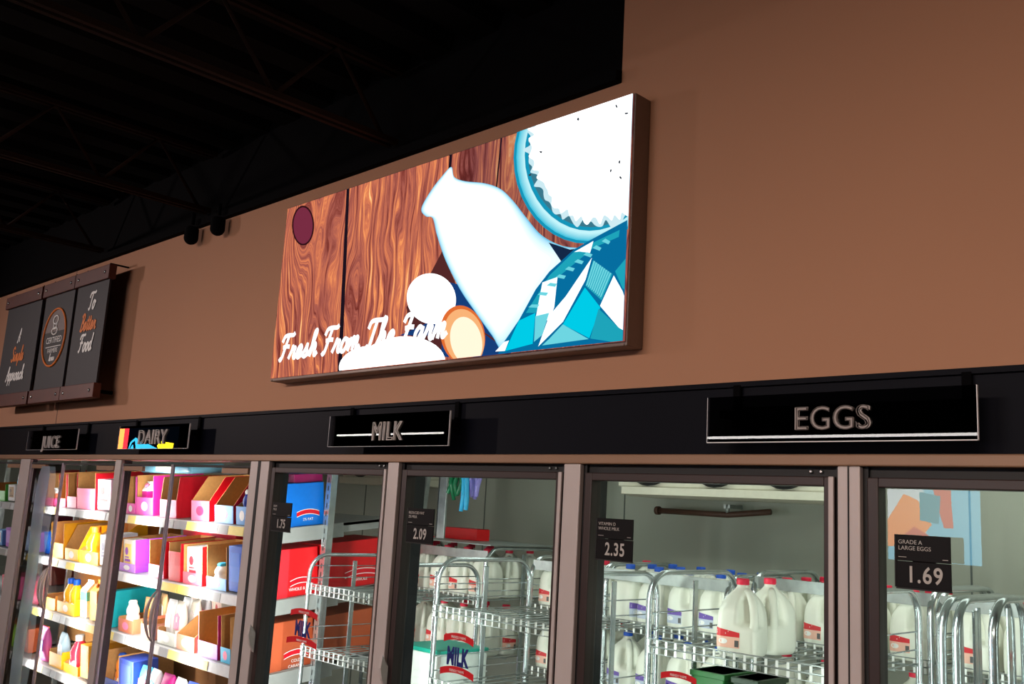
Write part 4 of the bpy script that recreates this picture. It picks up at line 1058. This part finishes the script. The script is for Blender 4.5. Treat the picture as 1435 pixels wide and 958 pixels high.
def packbox(label, loc, wd, dp, H, face, panel, extra=None, rz=0, rx=None, name='food_box', cat='box'):
    t = thing(name, label, cat, loc, rx=TILT if rx is None else rx, rz=rz)
    b = MB(); b.box(-wd / 2, wd / 2, 0, dp, 0, H, .0025, 1); b.build('body', face, t)
    b = MB(); b.box(-wd * .34, wd * .34, -.0012, 0, H * .22, H * .86); b.build('front_print', panel, t)
    if extra:
        b = MB(); b.disc((-wd * .12, -.002, H * .62), wd * .17, n=18, rz=H * .13); b.build('print_spot', extra, t, recalc=False)
        b = MB(); b.box(-wd * .3, wd * .26, -.0022, -.001, H * .28, H * .36); b.box(-wd * .3, wd * .1, -.0022, -.001, H * .40, H * .44); b.build('print_line', extra, t)
    return t
MAG, MAGL = P(196, 30, 130), P(226, 84, 170)
PNK, PNKL = P(226, 44, 92), P(242, 122, 160)
REDX, REDL = P(208, 12, 34), P(240, 96, 116)
LBL, BLX = P(112, 172, 236), P(10, 88, 204)
LIL, PUR = P(196, 138, 232), P(146, 60, 190)
YEL, YELL = P(242, 168, 8), P(250, 184, 44)
TURQ = P(0, 180, 190); SALM = P(206, 112, 78); PALE = P(240, 226, 220); NAV = P(50, 70, 160); CYN = P(60, 180, 226)
WHT = P(244, 246, 246); ORN = P(240, 130, 30); JUI = P(246, 176, 24, 0.2); REDJ = P(190, 34, 50, 0.2); DBL = P(10, 50, 150); TAN = P(206, 160, 110); GREEN = P(70, 180, 60); CREAM = P(240, 232, 214)

# ---- DAIRY bay, top row
tray(176, 188, 727, 0, 675, 712, MAGL, MAGL, 'narrow pink display tray at the left end of the DAIRY top shelf', badge=WHT)
tray(190, 213, 729, 0, 674, 704, MAG, MAGL, 'magenta display tray with a white milk carton on the DAIRY top shelf', badge=WHT)
gable('white drink carton with magenta band standing in the magenta tray', cin(190, 213, 729, 0, .085, -.045), .07, .20, WHT, MAG, PNKL)
tray(223, 246, 731, 0, 675, 706, REDX, PNKL, 'red display tray with the small brown jar on the DAIRY top shelf', swoop=.02)
bottle('small brown jar with red lid in the red tray of the DAIRY top shelf', cin(223, 246, 731, 0, .12, .0), P(150, 70, 40), REDX, .17, .03, WHT, 'round', 'jar')
tray(267, 292, 736, 0, 676, 708, REDX, PNKL, 'red display tray with a pale pink lip, middle of the DAIRY top shelf', badge=PNK, swoop=.10)
tray(300, 326, 739, 0, 677, 714, REDX, LBL, 'kraft display tray with a light blue lip on the DAIRY top shelf', badge=PNKL, swoop=.12)
tray(330, 347, 742, 0, 677, 716, BLX, LBL, 'blue display tray at the right end of the DAIRY top shelf', badge=WHT, swoop=.24)
bottle('dark blue round bottle with white label in the blue end tray', cin(330, 347, 742, 0, .085, -.015), DBL, WHT, .18, .040, PNKL, 'round')
# second row
packbox('white packet with purple badge in the lilac tray of the DAIRY second shelf', cin(166, 189, 802, 1, .045, -.02), .14, .10, .19, CREAM, P(250, 220, 120), PUR)
tray(166, 189, 802, 1, 756, 790, PUR, LIL, 'lilac display tray on the left of the DAIRY second shelf', badge=WHT)
tray(208, 229, 809, 1, 757, 791, REDX, PNKL, 'kraft display tray with a rose lip on the DAIRY second shelf', badge=WHT)
tray(236, 253, 812, 1, 758, 770, REDX, REDX, 'tall closed red tray on the DAIRY second shelf', dp=.3)
tray(256, 283, 817, 1, 762, 800, REDX, REDL, 'red display tray with white packets on the DAIRY second shelf', badge=WHT)
packbox('white packet with red print standing in the red tray of the DAIRY second shelf', cin(256, 283, 817, 1, .045, -.02), .15, .12, .20, WHT, P(252, 214, 210), P(220, 40, 60))
tray(289, 317, 823, 1, 762, 806, KRAFT, LBL, 'kraft display tray with a pale blue lip on the DAIRY second shelf', badge=PNKL)
bottle('white and sky blue round tub in the kraft tray of the DAIRY second shelf', cin(289, 317, 823, 1, .085, -.03), WHT, CYN, .13, .045, CYN, 'round', 'tub')
packbox('tall bright blue carton at the right end of the DAIRY second shelf', put(331, 1, .03), .14, .28, .24, BLX, P(30, 110, 220))
# third row
packbox('big turquoise carton at the left of the DAIRY third shelf', on_shelf(W(152, 880, .21).x - .012, 2, .03), .075, .30, .225, TURQ, P(30, 200, 210))
tray(165, 186, 887, 2, 866, 868, SALM, SALM, 'low terracotta tray holding a white bottle and tan pouches', badge=PNKL, dp=.31)
bottle('white bottle with domed cap in the low terracotta tray', cin(165, 186, 887, 2, .09, -.03), WHT, WHT, .18, .042, P(226, 230, 240), 'round', 'cream_bottle')
pouch('tan pouch behind the white bottle in the terracotta tray', cin(165, 186, 887, 2, .18, .02), .10, .19, .05, TAN, ORN, rz=.2)
pouch('tan pouch deeper in the terracotta tray, turned sideways', cin(165, 186, 887, 2, .27, .03), .10, .20, .05, TAN, CREAM, rz=-.1)
tray(197, 214, 895, 2, 872, 874, P(190, 120, 90), P(206, 150, 120), 'low brown tray left of the white packs on the DAIRY third shelf', dp=.3)
tray(220, 245, 903, 2, 880, 884, PALE, P(226, 232, 220), 'low pale tray under the white packs of the DAIRY third shelf', dp=.32, badge=WHT)
cxp = (W(220, 903, .21).x + W(245, 903, .21).x) / 2
for k, (dx, dy, rz, l) in enumerate(((-.055, .09, .05, 'front left of the pile'), (.055, .09, -.05, 'front right of the pile'), (-.05, .18, .05, 'second rank, left'), (.055, .18, -.05, 'second rank, right'), (0.0, .27, .0, 'deepest of the pile'))):
    p = on_shelf(cxp + dx, 2, dy)
    pouch('white food pack in the pale tray, ' + l, (p[0], p[1], p[2] + .020), .094, .225, .060, [WHT, CREAM][k % 2], [PALE, PNKL, WHT][k % 3], rz=rz, lean=-.05)
tray(247, 272, 911, 2, 868, 889, P(196, 110, 84), P(226, 160, 130), 'terracotta tray with a pale round badge on the DAIRY third shelf', badge=CREAM, swoop=.12)
tray(277, 305, 918, 2, 855, 896, MAG, LIL, 'kraft tray with a lilac pink lip on the DAIRY third shelf', badge=WHT, dp=.3)
tray(309, 323, 924, 2, 857, 902, KRAFT, CYN, 'kraft tray with a sky blue lip at the right end of the DAIRY third shelf', badge=PNKL)
for k, px in enumerate((262, 274, 286, 296)):
    packbox('white carton row deep on the DAIRY third shelf, %s' % ['leftmost', 'second', 'third', 'rightmost'][k], put(px + 8, 2, .36), .085, .09, .235, CREAM, P(230, 200, 190), P(190, 60, 60))
# bottom row
tray(143, 166, 962, 3, 908, 945, KRAFT, NAV, 'kraft tray with a slate blue lip at the left of the DAIRY bottom shelf', dp=.36)
bottle('orange bottle with a round blue cap in the kraft tray of the DAIRY bottom shelf', cin(143, 166, 962, 3, .10, .02), ORN, BLX, .21, .042, WHT, 'round')
packbox('slate blue carton standing on the DAIRY bottom shelf', put(178, 3, .03), .20, .16, .21, NAV, P(70, 90, 180))
for k, (px, c, q, l) in enumerate(((208, CYN, PNKL, 'sky blue pack left of the magenta packs on the DAIRY bottom shelf'), (222, WHT, CYN, 'white and blue pack behind the sky blue pack on the DAIRY bottom shelf'), (240, MAG, WHT, 'magenta pack on the DAIRY bottom shelf, left one'), (258, WHT, MAG, 'white pack with magenta print on the DAIRY bottom shelf'), (276, NAV, WHT, 'navy pack on the DAIRY bottom shelf'), (292, P(200, 20, 110), PNKL, 'deep pink pack on the DAIRY bottom shelf, right one'))):
    pouch(l, put(px, 3, .08), .12, .19, .075, c, q, rz=.06 * (-1) ** k, lean=-.05)

# ---- JUICE bay
bottle('white and blue bottle at the left end of the JUICE top shelf', put(45, 0, .05), P(220, 232, 246), WHT, .19, .045, CYN, 'juice', 'milk_bottle')
tray(54, 66, 712, 0, 670, 702, PNK, PNK, 'pink tray behind the film strip on the JUICE top shelf')
tray(66, 81, 712, 0, 667, 701, PNK, P(240, 80, 140), 'pink tray holding the white yoghurt cup on the JUICE top shelf')
cup('white yoghurt cup with red lettering in the pink tray', cin(66, 81, 712, 0, .10), .055, .115, WHT, P(220, 110, 80), WHT)
tray(82, 91, 714, 0, 668, 702, REDL, PNKL, 'narrow pink tray right of the yoghurt cup tray')
tray(93, 106, 716, 0, 668, 700, REDX, PNKL, 'pink tray with a window on the JUICE top shelf, right of the centre bar')
tray(107, 132, 718, 0, 668, 689, REDX, PNKL, 'red-backed tray with a pale pink lip on the JUICE top shelf')
packbox('small kraft box in the red-backed pale pink tray', cin(107, 132, 718, 0, .042), .13, .08, .105, KRAFT, P(180, 120, 70))
packbox('pale pink printed carton at the right end of the JUICE top shelf', put(146, 0, .03), .22, .30, .205, P(248, 196, 220), P(230, 240, 246), P(220, 70, 70))
# second row
bottle('pale blue bottle at the left of the JUICE second shelf', put(37, 1, .05), P(180, 204, 240), WHT, .18, .042, WHT, 'juice')
packbox('purple carton lying at the left of the JUICE second shelf', put(48, 1, .04), .16, .3, .15, PUR, P(190, 200, 230))
packbox('blue carton right of the film strip on the JUICE second shelf', put(64, 1, .05), .12, .2, .16, BLX, P(60, 130, 220))
tray(70, 88, 785, 1, 736, 764, YEL, YELL, 'yellow tray with kraft inside on the JUICE second shelf, leftmost of three')
tray(90, 109, 789, 1, 741, 772, YEL, YELL, 'yellow tray on the JUICE second shelf, middle of three', badge=CREAM, swoop=.08)
tray(110, 137, 794, 1, 742, 776, YEL, YELL, 'yellow tray with the juice bottle on the JUICE second shelf, rightmost of three', badge=CREAM, swoop=.26)
bottle('golden juice bottle with an orange cap in the yellow tray', cin(110, 137, 794, 1, .102, -.05), JUI, ORN, .235, .062, WHT)
packbox('white carton with grey print at the right end of the JUICE second shelf', put(146, 1, .03), .13, .2, .20, WHT, P(210, 206, 220), P(120, 110, 140))
# third row
for k, (px, c) in enumerate(((22, P(226, 90, 150)), (34, P(230, 110, 160)), (45, PNK))):
    bottle('pink drink bottle on the left of the JUICE third shelf, %s' % ['leftmost', 'middle one', 'one nearest the film strip'][k], put(px + 6, 2, .05), c, P(120, 30, 60), .2, .042, PNKL)
tray(63, 76, 863, 2, 842, 846, YEL, YELL, 'low yellow tray at the left of the JUICE third shelf')
tray(78, 103, 869, 2, 846, 852, YEL, YELL, 'low yellow tray with two blue-capped juices on the JUICE third shelf', badge=CREAM)
bottle('orange juice bottle with a blue cap, left of the pair', cin(78, 103, 869, 2, .09, -.065), JUI, BLX, .225, .047, WHT)
bottle('orange juice bottle with a blue cap, right of the pair', cin(78, 103, 869, 2, .09, .04), JUI, BLX, .225, .047, WHT)
gable('white carton with teal and green print beside the blue-capped juices', cin(105, 118, 872, 2, .10), .10, .24, WHT, P(70, 190, 200), None)
gable('golden juice carton at the right of the JUICE third shelf', cin(120, 133, 876, 2, .10), .11, .255, YEL, ORN, ORN)
# bottom row
packbox('orange and red pack at the left of the JUICE bottom shelf', put(30, 3, .05), .17, .15, .17, P(230, 110, 60), P(240, 170, 160))
pouch('lime green bag at the far left of the JUICE bottom shelf', put(12, 3, .06), .16, .17, .07, P(150, 210, 70), WHT)
pouch('pink bag with a blue foot on the JUICE bottom shelf', put(61, 3, .05), .13, .235, .07, P(222, 100, 180), P(110, 110, 200))
tray(68, 86, 937, 3, 912, 916, YEL, YELL, 'yellow tray with the blue and white bag on the JUICE bottom shelf')
pouch('blue and white bag standing in the yellow tray', cin(68, 86, 937, 3, .09), .10, .22, .07, P(190, 220, 236), WHT)
tray(88, 109, 945, 3, 900, 932, YEL, YELL, 'yellow tray with the red juice bottle on the JUICE bottom shelf', swoop=.26)
bottle('red juice bottle with a grey cap in the yellow tray', cin(88, 109, 945, 3, .10, -.025), REDJ, P(180, 176, 172), .235, .060, WHT)
packbox('yellow carton at the right of the JUICE bottom shelf', put(119, 3, .03), .13, .3, .21, YEL, YELL)
# ---- left picture edge bay
tray(-20, 6, 706, 0, 683, 692, GREEN, P(120, 210, 110), 'green display tray at the left picture edge, top shelf')
packbox('white box with brown picture beside the green tray at the picture edge', put(14, 0, .03), .15, .2, .13, WHT, P(190, 150, 100), P(120, 90, 50))
pouch('white upright sleeve at the top of the left picture edge bay', cin(-20, 6, 706, 0, .14, .27), .06, .24, .05, WHT, CYN)
packbox('purple carton at the left picture edge, second shelf', put(10, 1, .03), .18, .25, .15, PUR, LIL)
packbox('pale blue carton at the left picture edge, second shelf', put(-6, 1, .03), .16, .25, .12, LBL, WHT)
packbox('red carton at the left picture edge, third shelf', put(4, 2, .03), .22, .2, .15, PNK, WHT)
packbox('orange carton at the left picture edge, bottom shelf', put(-8, 3, .03), .22, .2, .15, ORN, WHT)
# rear cartons: the tops that show behind the front trays
for (px, ri, dy, wd, h, c, l) in ((118, 0, .42, .5, .215, REDX, 'long red carton at the back of the JUICE top shelf'), (62, 0, .42, .34, .215, REDX, 'red carton at the back of the JUICE top shelf, behind the film strip'),
        (205, 0, .42, .40, .225, P(170, 20, 50), 'crimson carton at the back of the DAIRY top shelf, left one'), (320, 0, .46, .62, .20, P(160, 40, 24), 'dark red carton at the back of the DAIRY top shelf, right one'),
        (290, 1, .44, .70, .225, REDX, 'long red carton at the back of the DAIRY second shelf'), (180, 1, .44, .40, .22, P(214, 120, 30), 'orange carton at the back of the DAIRY second shelf'),
        (120, 1, .44, .60, .22, P(170, 100, 40), 'brown kraft carton at the back of the JUICE second shelf'), (60, 1, .44, .50, .20, P(110, 20, 40), 'dark red carton at the back of the JUICE second shelf'),
        (120, 2, .44, .60, .25, P(180, 110, 40), 'kraft carton at the back of the JUICE third shelf'), (50, 2, .44, .50, .2, P(150, 60, 50), 'brown red carton at the back of the JUICE third shelf'),
        (110, 3, .44, .60, .22, KRAFT, 'kraft carton at the back of the JUICE bottom shelf'), (175, 3, .44, .40, .24, KRAFT, 'kraft carton at the back of the DAIRY bottom shelf, left one'), (270, 3, .44, .60, .22, P(150, 100, 60), 'kraft carton at the back of the DAIRY bottom shelf, right one')):
    packbox(l, put(px, ri, dy), wd, .28, h, c, c)
# pale blue reflection above the cartons, built as an added slab
pt = put(233, 0, .20)
t = thing('cyan_reflection', 'pale blue slab standing in for a reflection above the DAIRY top shelf trays', 'bundle', (W(240, 668, .30).x, 0.34, 1.868), rx=TILT)
b = MB(); b.box(-.34, .36, -.10, .14, 0, .055, .02, 3); b.build('wrap', P(130, 200, 226, 0.2), t)
b = MB(); b.box(-.10, .12, -.102, .10, .012, .045, .004); b.build('reflection_band', P(196, 204, 190), t)

# ---- the end lane in the 1.75 door: big cartons seen from the side
xe = BAYS[2][1] - 0.02
def end_carton(ri, dy, dp, h, m, mfold, label, logo, lines):
    p = on_shelf(xe - 0.14, ri, dy)
    t = thing('shipping_carton', label, 'carton', p, rx=TILT, group='large cartons at the end of the sloping shelves')
    b = MB(); b.box(-.14, .14, 0, dp, 0, h, .003, 1); b.build('body', m, t)
    b = MB(); b.prism([(.1405, 0.0, 0.0), (.1405, dp * .30, 0.0), (.1405, dp * .36, h), (.1405, 0.0, h)], (.001, 0, 0)); b.build('flap', mfold, t)
    if logo:
        n = 10; b = MB(); cy = dp * .62; zc = h * .22
        top = []; bot = []
        for k in range(n + 1):
            u = k / n * 2 - 1; zz = zc + h * .06 * (1 - u * u); top.append((.1425, cy + u * dp * .26, zz + h * .10)); bot.append((.1425, cy + u * dp * .26, zz))
        for k in range(n): b.m(0).poly([bot[k], bot[k + 1], top[k + 1], top[k]])
        for (za, zb) in ((h * .098, h * .112), (-h * .012, h * .002)):
            for k in range(n):
                q = lambda P_: (P_[0] + .0006, P_[1], P_[2])
                b.m(1).poly([(.1432, bot[k][1], bot[k][2] + za), (.1432, bot[k + 1][1], bot[k + 1][2] + za), (.1432, bot[k + 1][1], bot[k + 1][2] + zb), (.1432, bot[k][1], bot[k][2] + zb)])
        b.build('logo', [REDX, WHT], t, recalc=False)
        for k, ln in enumerate(lines):
            me = textmesh(ln, h * .09, extrude=.0002); me.transform(Matrix.Rotation(R(90), 4, 'Z')); me.materials.clear(); me.materials.append(WHT)
            o = bpy.data.objects.new('lettering', me); C.objects.link(o); o.parent = t; o.location = (.1428, cy, h * (.15 - .11 * k))
    return t
end_carton(0, .05, .27, .225, P(0, 112, 214), P(0, 112, 214), 'big blue carton on the top shelf of the 1.75 door', True, ['2% FAT'])
end_carton(1, .05, .27, .245, P(226, 22, 30), P(240, 44, 56), 'front big red carton on the second shelf of the 1.75 door', True, ['WHOLE & RICH'])
end_carton(1, .34, .42, .25, P(214, 16, 24), P(214, 16, 24), 'rear big red carton behind the steel upright of the 1.75 door', True, ['WHOLE'])
end_carton(2, .05, .28, .24, P(176, 78, 44), P(196, 92, 56), 'front big brown carton on the third shelf of the 1.75 door', True, ['COLD', 'CARAMEL'])
end_carton(2, .35, .40, .23, P(170, 80, 46), P(170, 80, 46), 'rear big brown carton on the third shelf of the 1.75 door', False, [])
end_carton(3, .05, .28, .24, P(60, 80, 150), P(80, 96, 170), 'front big slate blue carton on the bottom shelf of the 1.75 door', False, [])
p = on_shelf(xe - 0.14, 0, .12)
packbox('plum carton lying on top of the big blue carton of the 1.75 door', (p[0], p[1], p[2] + .228), .24, .18, .045, P(150, 20, 90), P(120, 16, 70))
# grey guard plates along the shelf ends and yellow tickets
for ri in range(4):
    p = on_shelf(BAYS[2][1] + .012, ri, .02)
    t = thing('shelf_end_guard', '%s grey end guard plate of the shelves in the 1.75 door' % ROWN[ri], 'guard', p, rx=TILT, group='grey shelf end guards')
    b = MB(); b.box(0, .006, 0, .40, -.075, .0, .002); b.build('plate', SHELFM, t)
    b = MB(); b.box(-.07, -.012, -.0395, -.0360, -.06, .005); b.build('yellow_ticket', P(250, 210, 40), t)

# ================================================================ ACROSS THE AISLE (seen only as reflections)
def mirror(px, py, yp, yo):
    q = W(px, py, yp); d = q - Vector((0, -CAM_D, CAM_H)); k = (yp - yo) / d.y
    return Vector((q.x + d.x * k, yo, q.z + d.z * k))
def far_screen(label, rect, polys, yo=-6.0):
    x0, x1, z0, z1 = rect
    t = thing('display_screen', label, 'screen', ((x0 + x1) / 2, yo, z0))
    hw = (x1 - x0) / 2; H = z1 - z0
    b = MB(); b.box(-hw - .03, hw + .03, -.10, -.002, -.03, H + .03, .006); b.build('casing', FRM, t)
    b = MB(); ms = []
    for k, (pts, m) in enumerate(polys):
        ms.append(m); b.mi = k; b.poly([(hw * 2 * u - hw, .001 + .001 * k, H * v) for u, v in pts])
    b.build('picture', ms, t, recalc=False)
    b = MB(); b.box(-hw * .9, -hw * .9 + .06, -.08, -.02, -z0 + .0, -.03); b.box(hw * .9 - .06, hw * .9, -.08, -.02, -z0, -.03); b.build('post', GALVD, t)
    return t
E3 = 16.0
sky = emis('far_sky_blue', rgb(120, 196, 230), E3); ora = emis('far_orange', rgb(240, 130, 60), E3 * 1.2); rd = emis('far_red', rgb(220, 40, 50), E3); wh = emis('far_white', rgb(226, 232, 240), E3); yl = emis('far_yellow', rgb(250, 210, 30), E3 * 1.3); brn = emis('far_brown', rgb(170, 60, 20), E3); dk = emis('far_dark', rgb(16, 26, 40), 1.0)
far_screen('bright picture screen across the aisle, mirrored in the 1.69 door glass', (-3.86, -2.86, 1.52, 2.22),
    [([(0, 0), (1, 0), (1, 1), (0, 1)], sky), ([(.13, .40), (.5, .2), (.62, .55), (.5, .98), (.13, .95)], wh), ([(0, .12), (0, .92), (.13, .9), (.13, .12)], brn),
     ([(.0, .12), (.45, .2), (.6, .45), (.48, .75), (.36, .82), (.22, .5), (.1, .45)], ora), ([(.35, .3), (.7, .2), (.55, .34), (.45, .42)], rd), ([(.60, .98), (.76, .98), (.78, .42), (.70, .42)], rd), ([(.5, .5), (.66, .46), (.68, .8), (.5, .85)], emis('far_teal', rgb(50, 140, 170), E3))])
a = mirror(168, 605, -.14, -6); c = mirror(262, 600, -.14, -6)
E4 = 9.0
far_screen('bright picture screen far along the opposite aisle, mirrored in the DAIRY sign', (a.x, a.x + (c.x - a.x) * .90, 2.45, 2.95),
    [([(0, 0), (1, 0), (1, 1), (0, 1)], dk), ([(0, 0), (.09, 0), (.09, 1), (0, 1)], ora), ([(.09, 0), (.17, 0), (.17, 1), (.09, 1)], rd),
     ([(.18, 0), (.70, 0), (.74, .12), (.30, .62), (.22, .45)], emis('far_sky_blue_bright', rgb(60, 190, 240), E4)), ([(.19, .05), (.25, .42), (.30, .5), (.34, 0), (.31, 0), (.27, .36)], dk), ([(.68, .26), (.72, .46), (.94, .36), (.93, .12), (.84, .0), (.74, .08)], yl)])
def linear_lamp(a, c, label):
    t = thing('linear_lamp', label, 'lamp', ((a.x + c.x) / 2, -6, (a.z + c.z) / 2), group='linear lamps over the opposite aisle')
    hl = abs(c.x - a.x) / 2
    b = MB(); b.box(-hl, hl, -.02, .02, .012, .05, .004); b.build('housing', BLACKP, t)
    b = MB(); b.tube([(-hl, 0, 0), (hl, 0, 0)], .013, 10); b.build('tube', emis('lamp_tube', (1, .95, .9), 14), t)
    for fx in (-hl * .8, hl * .8):
        b = MB(); b.tube([(fx, 0, .05), (fx, 0, 3.74 - t.location.z)], .004, 6); b.build('hanger', BLACKP, t)
linear_lamp(mirror(473, 610, -.14, -6), mirror(621, 606, -.14, -6), 'slim linear lamp over the opposite aisle, mirrored on the MILK sign')
linear_lamp(mirror(990, 609.5, -.14, -6), mirror(1369, 612.5, -.14, -6), 'slim linear lamp over the opposite aisle, mirrored along the EGGS sign edge')
